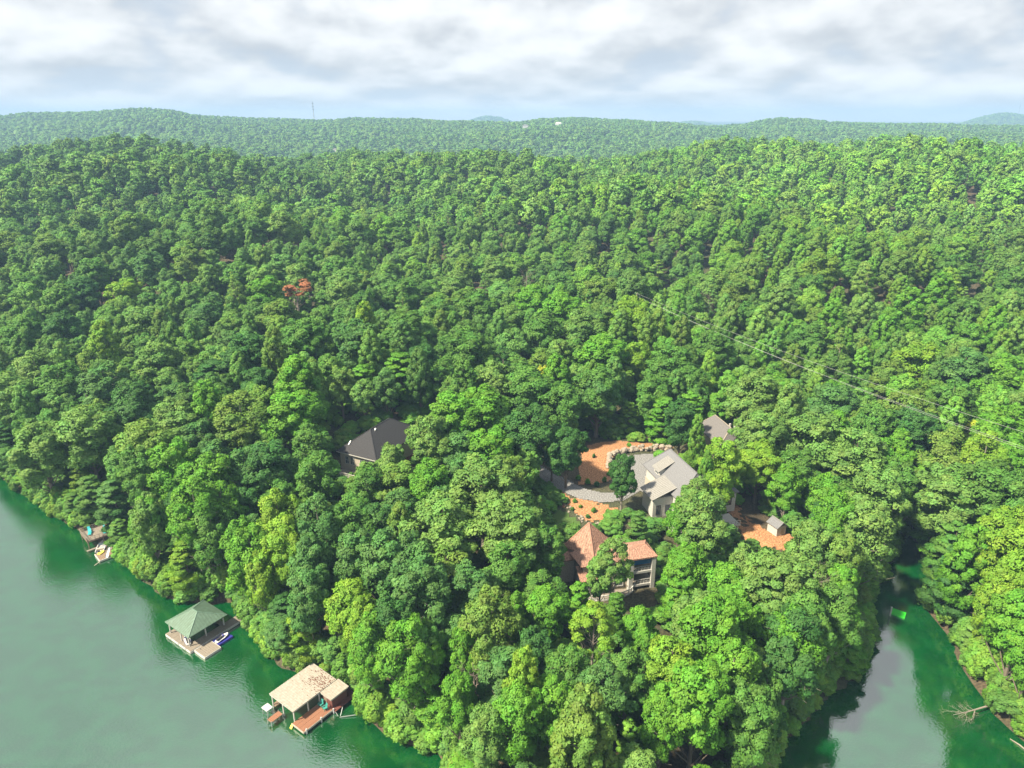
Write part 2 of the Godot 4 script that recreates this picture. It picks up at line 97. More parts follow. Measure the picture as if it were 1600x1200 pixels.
	[-131.4, 206.8, 8.6, 14.4, "ol"], [-31.1, 249.9, 10.0, 16.9, "ov"], [13.7, 241.6, 9.7, 14.6, "oo"], [-195.5, 273.3, 10.9, 16.6, "ol"], [71.8, 211.0, 8.7, 16.3, "ob"], [-129.9, 193.9, 8.1, 15.3, "oo"],
	[-82.7, 201.7, 8.2, 21.1, "po"], [77.7, 224.0, 9.1, 14.2, "ol"], [46.6, 161.8, 5.6, 19.6, "pb"], [106.1, 153.6, 6.7, 8.5, "mo"], [-116.2, 164.3, 7.1, 6.9, "md"], [119.4, 197.6, 8.2, 13.6, "ol"],
	[168.5, 232.2, 9.2, 21.8, "py"], [101.1, 239.8, 9.6, 15.3, "ol"], [18.8, 269.4, 10.4, 24.7, "pb"], [-58.6, 209.9, 8.4, 13.2, "od"], [-25.3, 241.9, 9.5, 22.1, "pv"], [160.0, 252.8, 9.9, 23.5, "pb"],
	[67.9, 114.3, 5.3, 7.7, "og"], [153.3, 212.5, 8.6, 16.2, "ol"], [-56.4, 230.0, 9.1, 16.9, "od"], [93.5, 219.8, 8.9, 14.3, "od"], [-148.2, 187.2, 7.8, 9.0, "od"], [-48.8, 241.5, 9.5, 14.4, "ol"],
	[-18.5, 257.6, 10.0, 17.8, "ol"], [62.2, 257.0, 9.9, 25.1, "pb"], [135.3, 212.8, 8.5, 19.5, "po"], [-178.7, 223.0, 8.9, 11.6, "ml"], [72.6, 274.2, 10.5, 24.7, "pd"], [119.0, 249.0, 9.7, 20.8, "pb"],
	[-126.2, 222.0, 8.8, 15.3, "oo"], [-7.8, 226.8, 8.9, 13.6, "og"], [-116.7, 252.1, 9.8, 17.1, "og"], [-11.6, 244.6, 9.5, 15.0, "od"], [157.7, 238.6, 9.3, 17.0, "ov"], [125.7, 226.5, 8.9, 22.5, "po"],
	[-35.7, 269.5, 10.3, 16.1, "og"], [-82.0, 265.6, 10.2, 14.9, "ol"], [61.3, 208.0, 8.2, 15.5, "oy"], [-201.9, 244.8, 9.6, 13.7, "md"], [165.4, 222.2, 8.6, 15.4, "ob"], [35.9, 210.7, 8.2, 14.1, "ov"],
	[7.1, 249.8, 9.5, 20.0, "pd"], [20.6, 228.0, 8.8, 16.7, "od"], [-198.5, 251.5, 9.7, 14.2, "oo"], [-120.7, 258.9, 9.8, 17.0, "og"], [-21.7, 271.4, 10.2, 17.3, "og"], [-109.2, 222.4, 8.6, 14.2, "oo"],
	[-106.3, 216.9, 8.4, 15.3, "ol"], [36.3, 260.3, 9.8, 16.3, "ol"], [-4.7, 210.1, 8.1, 14.0, "od"], [152.3, 219.7, 8.5, 13.7, "ov"], [123.9, 233.2, 9.0, 14.4, "od"], [-177.3, 263.9, 9.9, 16.9, "oo"],
	[-160.3, 250.7, 9.5, 15.4, "og"], [111.1, 219.4, 8.5, 15.1, "od"], [-158.5, 209.5, 8.2, 15.0, "od"], [98.3, 204.3, 8.0, 13.7, "ol"], [146.1, 274.8, 10.2, 16.6, "ol"], [63.4, 214.5, 8.2, 21.4, "py"],
	[-130.5, 253.6, 9.5, 24.5, "pv"], [52.4, 219.1, 8.4, 15.6, "oo"], [160.6, 261.4, 9.7, 21.9, "pv"], [-51.0, 225.9, 8.5, 15.0, "og"], [-72.8, 253.8, 9.4, 19.9, "po"], [-12.4, 252.4, 9.4, 16.2, "od"],
	[-109.2, 267.7, 9.9, 22.2, "po"], [-121.5, 243.1, 9.1, 23.3, "po"], [-39.8, 213.8, 8.1, 15.3, "oo"], [119.4, 241.9, 9.0, 23.0, "pb"], [-4.1, 218.5, 8.2, 16.0, "og"], [168.0, 216.1, 8.2, 15.8, "ob"],
	[0.2, 235.7, 8.8, 15.0, "od"], [98.4, 260.8, 9.7, 15.4, "oy"], [-192.2, 248.3, 9.3, 17.3, "oo"], [-139.2, 180.6, 7.2, 8.3, "my"], [-161.6, 263.1, 9.8, 14.6, "oo"], [-177.7, 232.1, 8.7, 22.5, "pl"],
	[146.8, 244.3, 9.1, 14.7, "oy"], [59.3, 228.1, 8.5, 15.5, "oo"], [44.8, 145.7, 4.8, 18.5, "pb"], [-152.8, 227.1, 8.5, 23.4, "pl"], [-90.7, 234.8, 8.7, 15.0, "og"], [-81.1, 229.6, 8.6, 13.5, "oo"],
	[-111.7, 161.5, 6.5, 8.1, "mg"], [-61.7, 226.1, 8.4, 15.5, "ol"], [-28.7, 214.2, 8.0, 12.8, "ov"], [-208.9, 254.1, 9.5, 12.6, "md"], [-24.0, 226.0, 8.4, 13.4, "od"], [22.5, 222.0, 8.2, 16.0, "ob"],
	[-152.3, 274.9, 10.0, 16.1, "oo"], [-4.4, 240.5, 8.8, 22.5, "pg"], [-41.4, 253.8, 9.2, 19.9, "pv"], [-191.9, 255.9, 9.4, 14.8, "og"], [-9.3, 233.6, 8.6, 13.7, "og"], [73.2, 242.2, 8.9, 16.7, "ol"],
	[-141.3, 249.3, 9.2, 15.8, "ov"], [-220.0, 269.6, 9.9, 15.8, "oo"], [-207.3, 273.8, 10.0, 16.3, "oo"], [-133.7, 232.5, 8.6, 13.9, "oo"], [-148.0, 258.2, 9.4, 21.8, "po"], [64.4, 220.5, 8.2, 13.0, "ob"],
	[193.8, 268.1, 9.6, 20.7, "pl"], [-6.2, 248.8, 9.0, 15.4, "oo"], [9.3, 257.4, 9.3, 15.7, "og"], [-0.8, 264.7, 9.6, 15.3, "og"], [77.5, 248.0, 9.0, 22.6, "po"], [-23.8, 234.0, 8.5, 15.6, "oo"],
	[-145.4, 271.2, 9.8, 16.3, "oo"], [-183.6, 243.3, 8.9, 15.4, "ov"], [159.7, 219.0, 8.0, 20.4, "po"], [126.1, 241.3, 8.8, 19.4, "pv"], [-187.4, 266.0, 9.5, 23.0, "po"], [-131.9, 240.9, 8.8, 14.8, "ol"],
	[121.3, 271.2, 9.7, 16.4, "ov"], [209.3, 265.2, 9.4, 24.6, "pb"], [-107.5, 274.7, 9.8, 15.3, "oo"], [198.4, 274.9, 9.7, 20.6, "pl"], [101.4, 219.1, 8.0, 19.1, "py"], [145.9, 259.6, 9.3, 14.9, "oo"],
	[185.2, 227.4, 8.2, 13.1, "oy"], [118.5, 220.8, 8.1, 13.6, "od"], [82.5, 241.1, 8.7, 16.5, "ol"], [94.8, 130.2, 5.2, 9.4, "mb"], [6.3, 240.3, 8.5, 14.6, "og"], [98.8, 251.0, 8.9, 20.4, "pb"],
	[68.3, 247.2, 8.7, 16.4, "ob"], [106.2, 235.3, 8.4, 20.1, "po"], [-15.8, 229.5, 8.1, 14.3, "oo"], [189.4, 249.1, 8.7, 20.2, "pd"], [45.9, 263.6, 9.1, 16.6, "oo"], [178.2, 229.0, 8.1, 19.1, "pb"],
	[-115.5, 245.4, 8.6, 22.7, "po"], [-21.3, 247.0, 8.6, 20.5, "po"], [-170.9, 228.1, 8.1, 15.5, "od"], [-62.3, 233.0, 8.2, 14.6, "ol"], [111.3, 265.7, 9.2, 15.0, "ob"], [-97.0, 233.8, 8.2, 15.0, "oo"],
	[202.8, 267.0, 9.2, 15.4, "ol"], [182.2, 233.8, 8.1, 13.1, "ol"], [-28.3, 268.2, 9.2, 14.2, "ol"], [140.9, 241.8, 8.4, 13.6, "ob"], [13.6, 248.5, 8.5, 14.9, "od"], [-103.4, 236.4, 8.2, 13.7, "od"],
	[14.2, 263.3, 9.0, 16.0, "od"], [-95.5, 240.2, 8.3, 13.1, "ol"], [-168.1, 234.6, 8.2, 14.3, "ov"], [33.2, 269.3, 9.1, 14.9, "ov"], [182.3, 249.5, 8.5, 19.8, "pl"], [-126.2, 248.2, 8.5, 21.6, "pg"],
	[200.3, 258.4, 8.7, 15.9, "ob"], [43.3, 271.0, 9.0, 20.1, "pl"], [-108.4, 241.1, 8.2, 16.0, "ol"], [-52.0, 272.8, 9.1, 14.9, "og"], [87.2, 236.5, 8.0, 20.8, "pb"], [-50.6, 247.8, 8.3, 14.4, "oo"],
	[-51.1, 255.4, 8.5, 16.2, "oo"], [192.5, 241.8, 8.1, 13.8, "oo"], [-136.8, 269.7, 8.9, 20.4, "pg"], [27.6, 261.6, 8.7, 16.5, "ob"], [-143.3, 183.6, 6.6, 6.0, "od"], [135.1, 255.3, 8.5, 20.0, "pd"],
	[-42.7, 274.5, 9.0, 16.5, "ov"], [1.4, 244.6, 8.1, 13.5, "ov"], [166.9, 251.5, 8.3, 23.1, "pv"], [-92.5, 245.8, 8.2, 13.7, "oo"], [-150.6, 240.1, 8.0, 15.3, "ov"], [-5.4, 274.2, 8.9, 14.3, "oo"],
	[-119.3, 166.8, 5.9, 6.3, "mb"], [-172.9, 246.9, 8.2, 14.3, "ol"], [-76.2, 244.3, 8.0, 13.2, "oo"], [-62.0, 245.8, 8.0, 12.9, "oo"], [7.6, 265.0, 8.6, 15.5, "oo"], [-39.8, 261.9, 8.5, 13.9, "oo"],
	[-98.1, 254.1, 8.2, 20.6, "pg"], [-127.2, 260.5, 8.4, 14.0, "ov"], [45.1, 257.3, 8.2, 14.2, "oo"], [61.1, 266.2, 8.5, 19.0, "pl"], [81.6, 269.4, 8.6, 14.4, "ol"], [-67.4, 266.7, 8.5, 14.0, "oo"],
	[154.3, 258.4, 8.3, 13.5, "ob"], [103.8, 256.9, 8.2, 22.5, "pb"], [-151.3, 267.5, 8.6, 14.4, "oo"], [102.7, 267.3, 8.5, 13.8, "ol"], [-214.3, 274.0, 8.7, 14.7, "od"], [-132.9, 264.5, 8.4, 15.4, "oo"],
	[58.3, 274.5, 8.6, 19.1, "pl"], [-203.4, 258.1, 8.3, 13.2, "oo"], [9.7, 212.4, 5.7, 13.5, "oY"], [-209.5, 262.3, 8.4, 14.9, "od"], [-96.4, 260.4, 8.2, 15.9, "ov"], [94.4, 272.0, 8.5, 19.7, "pv"],
	[-155.1, 258.6, 8.2, 14.9, "ol"], [-61.8, 269.4, 8.4, 15.7, "ov"], [104.1, 166.0, 5.7, 7.4, "mv"], [184.1, 257.9, 8.1, 14.1, "ov"], [167.9, 269.1, 8.4, 14.2, "oo"], [-46.5, 269.0, 8.4, 14.4, "od"],
	[177.4, 264.8, 8.2, 18.9, "pb"], [-9.5, 261.0, 8.1, 15.8, "od"], [-174.0, 274.8, 8.5, 14.0, "oo"], [-52.9, 265.0, 8.2, 13.7, "oo"], [26.9, 269.5, 8.2, 14.1, "od"], [-184.4, 274.5, 8.4, 15.1, "oo"],
	[125.2, 263.8, 8.1, 14.7, "oy"], [-152.3, 190.8, 6.2, 6.6, "mb"], [162.0, 270.8, 8.2, 14.2, "oo"], [177.6, 272.2, 8.2, 14.0, "od"], [84.7, 274.9, 8.2, 22.4, "pl"], [64.6, 271.9, 8.1, 13.0, "oy"],
	[52.2, 344.6, 8.1, 22.9, "py"], [46.7, 359.9, 8.4, 23.3, "pl"], [98.4, 100.2, 11.1, 15.8, "ob"], [92.2, 90.2, 9.8, 22.3, "pb"], [25.3, 68.3, 8.3, 7.4, "mb"], [111.8, 114.9, 10.6, 16.0, "od"],
	[126.4, 134.8, 11.8, 18.6, "oy"], [20.8, 68.1, 7.1, 8.1, "od"], [92.1, 84.5, 8.2, 6.1, "ov"], [130.4, 143.3, 11.8, 17.9, "ol"], [8.8, 69.1, 6.9, 9.2, "mv"], [12.9, 67.1, 6.3, 8.2, "mg"],
	[92.9, 80.7, 7.1, 6.0, "md"], [160.0, 170.9, 11.9, 19.6, "oo"], [28.8, 69.6, 6.2, 6.1, "ov"], [16.6, 67.6, 5.6, 8.8, "mv"], [145.6, 155.2, 10.1, 16.0, "ol"], [183.7, 201.1, 12.2, 19.0, "oo"],
	[138.7, 152.2, 9.4, 14.9, "ov"], [192.6, 210.4, 12.0, 22.9, "pb"], [160.1, 185.6, 10.7, 25.9, "pb"], [172.3, 192.7, 11.0, 18.8, "oo"], [149.7, 169.2, 9.6, 15.5, "oo"], [155.4, 164.2, 9.1, 15.6, "ol"],
	[91.6, 89.4, 5.7, 9.5, "ob"], [205.7, 224.3, 11.5, 17.9, "ol"], [148.9, 161.1, 8.5, 15.8, "ov"], [157.5, 178.8, 9.1, 16.3, "od"], [198.1, 234.7, 11.4, 15.9, "oy"], [142.9, 163.9, 8.4, 13.6, "oy"],
	[184.1, 210.4, 10.2, 24.8, "pb"], [219.6, 251.9, 11.9, 18.2, "oy"], [188.4, 221.1, 10.1, 22.6, "pb"], [229.9, 269.4, 11.8, 16.3, "ol"], [174.0, 185.6, 8.5, 13.5, "ob"], [219.7, 242.3, 10.5, 21.8, "pl"],
	[171.8, 200.3, 8.9, 15.8, "oo"], [178.1, 214.7, 9.4, 15.6, "ob"], [167.7, 182.5, 8.1, 12.9, "ob"], [200.6, 217.2, 9.3, 15.5, "ob"], [206.4, 254.6, 10.7, 17.8, "ol"], [216.3, 270.6, 11.2, 26.2, "pl"],
	[236.8, 264.0, 11.0, 18.3, "ob"], [209.7, 235.0, 9.9, 14.5, "ol"], [198.0, 224.1, 9.3, 14.6, "ob"], [210.8, 245.5, 10.0, 22.9, "pb"], [165.8, 196.8, 8.1, 15.0, "ob"], [216.7, 262.5, 9.8, 15.7, "ob"],
	[181.6, 220.1, 8.3, 20.4, "py"], [204.3, 239.8, 8.6, 23.3, "pb"], [230.6, 251.9, 8.9, 20.0, "pd"], [223.8, 274.3, 9.6, 22.9, "pv"], [224.6, 263.2, 9.2, 15.7, "ov"], [198.8, 244.0, 8.5, 15.4, "ov"],
	[-215.2, 258.1, 9.1, 12.8, "ml"], [226.5, 246.5, 8.6, 13.5, "ol"], [-227.9, 271.7, 9.3, 13.7, "mo"], [231.1, 259.4, 8.5, 22.7, "pv"], [236.6, 274.7, 8.9, 15.4, "ob"], [247.4, 270.6, 8.2, 13.6, "ob"],
]
var M := {}
var taken := {}
var poly := PackedVector2Array()
var seg_a := PackedVector2Array()
var seg_b := PackedVector2Array()
var rng := RandomNumberGenerator.new()

func lin(r: float, g: float, b: float) -> Color:
	return Color(r, g, b).linear_to_srgb()

func _ready() -> void:
	set_view()
	set_shore()
	materials()
	build_ground()
	build_water()
	build_clearing()
	build_houses()
	build_docks()
	build_forest()
	build_power_line()
	build_far_things()
	build_small_things()

func set_view() -> void:
	var cam := Camera3D.new()
	cam.name = "camera"
	cam.fov = 57.17
	cam.near = 0.5
	cam.far = 20000.0
	cam.position = Vector3(0, 100, 0)
	cam.rotation_degrees = Vector3(-20.4, 0, 0)
	cam.current = true
	add_child(cam)
	var sun := DirectionalLight3D.new()
	sun.name = "sun"
	sun.light_energy = 1.6
	sun.light_color = Color(1.0, 0.945, 0.83)
	sun.light_angular_distance = 3.5
	sun.shadow_enabled = true
	sun.look_at_from_position(Vector3(-0.68, 0.90, 0.32), Vector3.ZERO)
	add_child(sun)
	var env := Environment.new()
	env.background_mode = Environment.BG_SKY
	env.tonemap_mode = Environment.TONE_MAPPER_LINEAR
	env.tonemap_exposure = 2.7
	env.sdfgi_enabled = true
	env.ssao_enabled = true
	env.ssil_enabled = true
	env.fog_enabled = true
	env.fog_density = 0.0002
	env.fog_light_color = Color(0.66, 0.82, 1.0)
	var sky := Sky.new()
	var pm := PanoramaSkyMaterial.new()
	pm.panorama = ImageTexture.create_from_image(sky_image())
	sky.sky_material = pm
	env.sky = sky
	var we := WorldEnvironment.new()
	we.name = "environment"
	we.environment = env
	add_child(we)

# ---------------------------------------------------------------- sky
# banks of cloud: place and size as tangents (sideways, up), and how much whiter (+) or greyer (-) they are
const BANKS := [
	[-0.22, 0.135, 0.17, 0.032, 0.55], [-0.58, 0.075, 0.085, 0.018, 0.5], [-0.33, 0.056, 0.045, 0.008, 0.5], [0.0, 0.13, 0.06, 0.03, 0.45], [0.19, 0.085, 0.11, 0.02, 0.6],
	[0.05, 0.063, 0.13, 0.016, 0.25], [0.47, 0.046, 0.03, 0.012, 0.35], [0.62, 0.04, 0.07, 0.009, 0.4], [0.27, 0.138, 0.09, 0.018, 0.45], [-0.17, 0.06, 0.1, 0.01, 0.2],
	[-0.5, 0.118, 0.2, 0.02, -0.45], [-0.3, 0.086, 0.15, 0.012, -0.6], [-0.14, 0.094, 0.09, 0.014, -0.45], [-0.66, 0.085, 0.04, 0.014, -0.4], [0.4, 0.1, 0.16, 0.03, -0.4],
	[0.62, 0.11, 0.12, 0.035, -0.45], [0.07, 0.098, 0.06, 0.016, -0.35], [0.0, 0.04, 0.5, 0.012, -0.12], [0.35, 0.06, 0.2, 0.01, -0.2]]
var n1 := FastNoiseLite.new()
var n2 := FastNoiseLite.new()

func cloud(az: float, el: float) -> float:
	# broken cloud: large heaps with smaller ones on them; flatter towards the horizon as a layer seen from below
	var s := 1.0 / (el + 0.16)
	var v := log(el + 0.05) * 100.0
	return n1.get_noise_3d(cos(az) * 330.0, sin(az) * 330.0, v) + 0.30 * s * 0.16 * n2.get_noise_3d(cos(az) * 160.0, sin(az) * 160.0, v * 1.3)

func sky_at(az: float, el: float) -> Color:
	# el > 0
	var here := cloud(az, el)
	var above := cloud(az, el + 0.010 + el * 0.12)
	var wob := n2.get_noise_3d(az * 420.0, el * 1100.0, 3.0)
	var wob2 := n2.get_noise_3d(az * 300.0, el * 900.0, 40.0)
	var b := 0.60 + 0.42 * here + 0.45 * (here - above)
	var blue := smoothstep(-0.12, -0.5, here) * 0.35
	if absf(az) < 1.0 and el < 0.3:
		var u := tan(az) + wob2 * 0.05
		var v := tan(el) / cos(az) + wob * 0.016
		for k in BANKS:
			var x: float = (u - k[0]) / k[2]
			var y: float = (v - k[1]) / k[3]
			var q := x * x + y * y
			if q < 6.0:
				b += 1.2 * k[4] * exp(-q) * (0.85 + 1.2 * wob)
		var bx := (u + 0.058) / 0.016
		var by := (v - 0.138) / 0.022
		blue += 0.9 * exp(-bx * bx - by * by)
	b = clampf(b, 0.0, 1.15)
	var grey := Vector3(0.50, 0.525, 0.555)
	var white := Vector3(0.93, 0.935, 0.94)
	var col := grey.lerp(white, smoothstep(0.10, 1.08, b))
	col = col.lerp(Vector3(0.48, 0.60, 0.76), clampf(blue, 0.0, 0.8) * (1.0 - smoothstep(0.6, 1.0, b)))
	var haze := exp(-el / 0.03)
	col = col.lerp(Vector3(0.74, 0.75, 0.76), haze * 0.85)
	col *= 0.44
	return Color(col.x, col.y, col.z)

func sky_image() -> Image:
	n1.noise_type = FastNoiseLite.TYPE_SIMPLEX_SMOOTH
	n1.seed = 11
	n1.frequency = 0.017
	n1.fractal_octaves = 5
	n2.noise_type = FastNoiseLite.TYPE_SIMPLEX_SMOOTH
	n2.seed = 4
	n2.frequency = 0.03
	n2.fractal_octaves = 4
	var W := 4096
	var H := 2048
	var small := Image.create(512, 256, false, Image.FORMAT_RGBF)
	for y in 256:
		var el := (0.5 - (y + 0.5) / 256.0) * PI
		for x in 512:
			var az := ((x + 0.5) / 512.0 - 0.5) * TAU
			small.set_pixel(x, y, sky_at(az, maxf(el, 0.004)) if el > -0.05 else Color(0.09, 0.12, 0.08))
	small.resize(W, H, Image.INTERPOLATE_BILINEAR)
	var r0 := int((0.5 - 0.20 / PI) * H)
	for y in range(r0, H / 2 + 6):
		var el := (0.5 - (y + 0.5) / H) * PI
		var mixin := clampf((y - r0) / 40.0, 0.0, 1.0)
		for x in W:
			var c := sky_at(((x + 0.5) / W - 0.5) * TAU, maxf(el, 0.001))
			small.set_pixel(x, y, small.get_pixel(x, y).lerp(c, mixin))
	return small

# ---------------------------------------------------------------- small helpers
func numbered(called: String) -> String:
	var n: int = taken.get(called, 0)
	taken[called] = n + 1
	return called if n == 0 else "%s_%03d" % [called, n]

func tag(o: Node, label: String, category: String, group := "", kind := "") -> void:
	o.set_meta("label", label)
	if category: o.set_meta("category", category)
	if group: o.set_meta("group", group)
	if kind: o.set_meta("kind", kind)

func thing(called: String, label: String, category: String, at: Vector3, turn := 0.0, group := "") -> Node3D:
	var o := Node3D.new()
	o.name = numbered(called)
	add_child(o)
	o.position = at
	o.rotation_degrees.y = turn
	tag(o, label, category, group)
	return o

func new_st() -> SurfaceTool:
	var st := SurfaceTool.new()
	st.begin(Mesh.PRIMITIVE_TRIANGLES)
	st.set_smooth_group(-1)
	return st

func tri(st: SurfaceTool, a: Vector3, b: Vector3, c: Vector3) -> void:
	for v: Vector3 in [a, b, c]:
		st.set_uv(Vector2(v.x + v.z * 0.37, v.y + v.z * 0.61))
		st.add_vertex(v)

# corners clockwise as seen from the front
func quad(st: SurfaceTool, a: Vector3, b: Vector3, c: Vector3, d: Vector3) -> void:
	tri(st, a, b, c)
	tri(st, a, c, d)

func box(st: SurfaceTool, c: Vector3, s: Vector3, turn := Basis()) -> void:
	var h := s * 0.5
	var p := []
	for k in 8:
		p.append(c + turn * Vector3(h.x if k & 1 else -h.x, h.y if k & 2 else -h.y, h.z if k & 4 else -h.z))
	quad(st, p[4], p[6], p[7], p[5])
	quad(st, p[1], p[3], p[2], p[0])
	quad(st, p[5], p[7], p[3], p[1])
	quad(st, p[0], p[2], p[6], p[4])
	quad(st, p[2], p[3], p[7], p[6])
	quad(st, p[0], p[4], p[5], p[1])

func bar(st: SurfaceTool, a: Vector3, b: Vector3, w: float, t := -1.0) -> void:
	var d := b - a
	var z := d.normalized()
	var x := Vector3.UP.cross(z)
	if x.length() < 0.01: x = Vector3.RIGHT
	x = x.normalized()
	box(st, (a + b) * 0.5, Vector3(w, w if t < 0.0 else t, d.length()), Basis(x, z.cross(x), z))

func tube(st: SurfaceTool, pts: Array, rad: Array, sides := 6, capped := true) -> void:
	var rings := []
	for i in pts.size():
		var d: Vector3 = pts[mini(i + 1, pts.size() - 1)] - pts[maxi(i - 1, 0)]
		d = d.normalized()
		var x := d.cross(Vector3(0.31, 0.2, 0.93)).normalized()
		var y := d.cross(x)
		var ring := []
		for s in sides:
			var a := TAU * s / sides
			ring.append(pts[i] + (x * cos(a) + y * sin(a)) * rad[i])
		rings.append(ring)
	for i in rings.size() - 1:
		for s in sides:
			var t := (s + 1) % sides
			quad(st, rings[i][s], rings[i][t], rings[i + 1][t], rings[i + 1][s])
	if capped:
		for s in range(1, sides - 1):
			tri(st, rings[0][0], rings[0][s + 1], rings[0][s])
			var l: Array = rings[-1]
			tri(st, l[0], l[s], l[s + 1])

func obj(called: String, st: SurfaceTool, m: Material, parent: Node = null, smooth := false) -> MeshInstance3D:
	st.generate_normals()
	return put(called, st.commit(), m, parent)

func put(called: String, mesh: Mesh, m: Material, parent: Node = null) -> MeshInstance3D:
	var o := MeshInstance3D.new()
	o.mesh = mesh
	o.material_override = m
	if parent == null:
		o.name = numbered(called)
		add_child(o)
	else:
		o.name = called
		parent.add_child(o, true)
	return o

func bx(called: String, c: Vector3, s: Vector3, m: Material, parent: Node, turn := Basis()) -> MeshInstance3D:
	var st := new_st()
	box(st, c, s, turn)
	return obj(called, st, m, parent)

# ---------------------------------------------------------------- materials
func noise_tex(freq: float, lo: Color, hi: Color, sd := 1, size := 512, oct := 5, normal := false, bump := 6.0) -> NoiseTexture2D:
	var f := FastNoiseLite.new()
	f.seed = sd
	f.frequency = freq
	f.fractal_octaves = oct
	var t := NoiseTexture2D.new()
	t.width = size
	t.height = size
	t.seamless = true
	t.noise = f
	if normal:
		t.as_normal_map = true
		t.bump_strength = bump
	else:
		var g := Gradient.new()
		g.set_color(0, lo)
		g.set_color(1, hi)
		g.set_offset(0, 0.25)
		g.set_offset(1, 0.75)
		t.color_ramp = g
	return t

func plain(c: Color, rough := 0.8, metal := 0.0) -> StandardMaterial3D:
	var m := StandardMaterial3D.new()
	m.albedo_color = c
	m.roughness = rough
	m.metallic = metal
	return m

# a base colour with patches: texture from dark to light in metres
func mottled(c: Color, rough: float, tex: Texture2D, metres: float) -> StandardMaterial3D:
	var m := plain(c, rough)
	m.albedo_texture = tex
	m.uv1_triplanar = true
	m.uv1_world_triplanar = true
	m.uv1_scale = Vector3.ONE / metres
	return m

const TONES := {
	"o": [0.098, 0.194, 0.038], "l": [0.152, 0.240, 0.060], "d": [0.058, 0.136, 0.034], "b": [0.120, 0.252, 0.028], "y": [0.186, 0.286, 0.032], "g": [0.092, 0.182, 0.052], "v": [0.146, 0.216, 0.043],
	"Y": [0.52, 0.42, 0.03], "r": [0.33, 0.12, 0.065]}
const TONE_WORDS := {"o": "mid green", "l": "pale green", "d": "dark green", "b": "bright green", "y": "yellow-green", "g": "bluish green", "v": "olive green", "Y": "golden yellow"}

func leaf_material(c: Color) -> StandardMaterial3D:
	var m := plain(c, 0.6)
	m.metallic_specular = 0.3
	m.vertex_color_use_as_albedo = true
	m.backlight_enabled = true
	m.backlight = Color(0.70, 0.75, 0.25)
	m.cull_mode = BaseMaterial3D.CULL_DISABLED
	return m

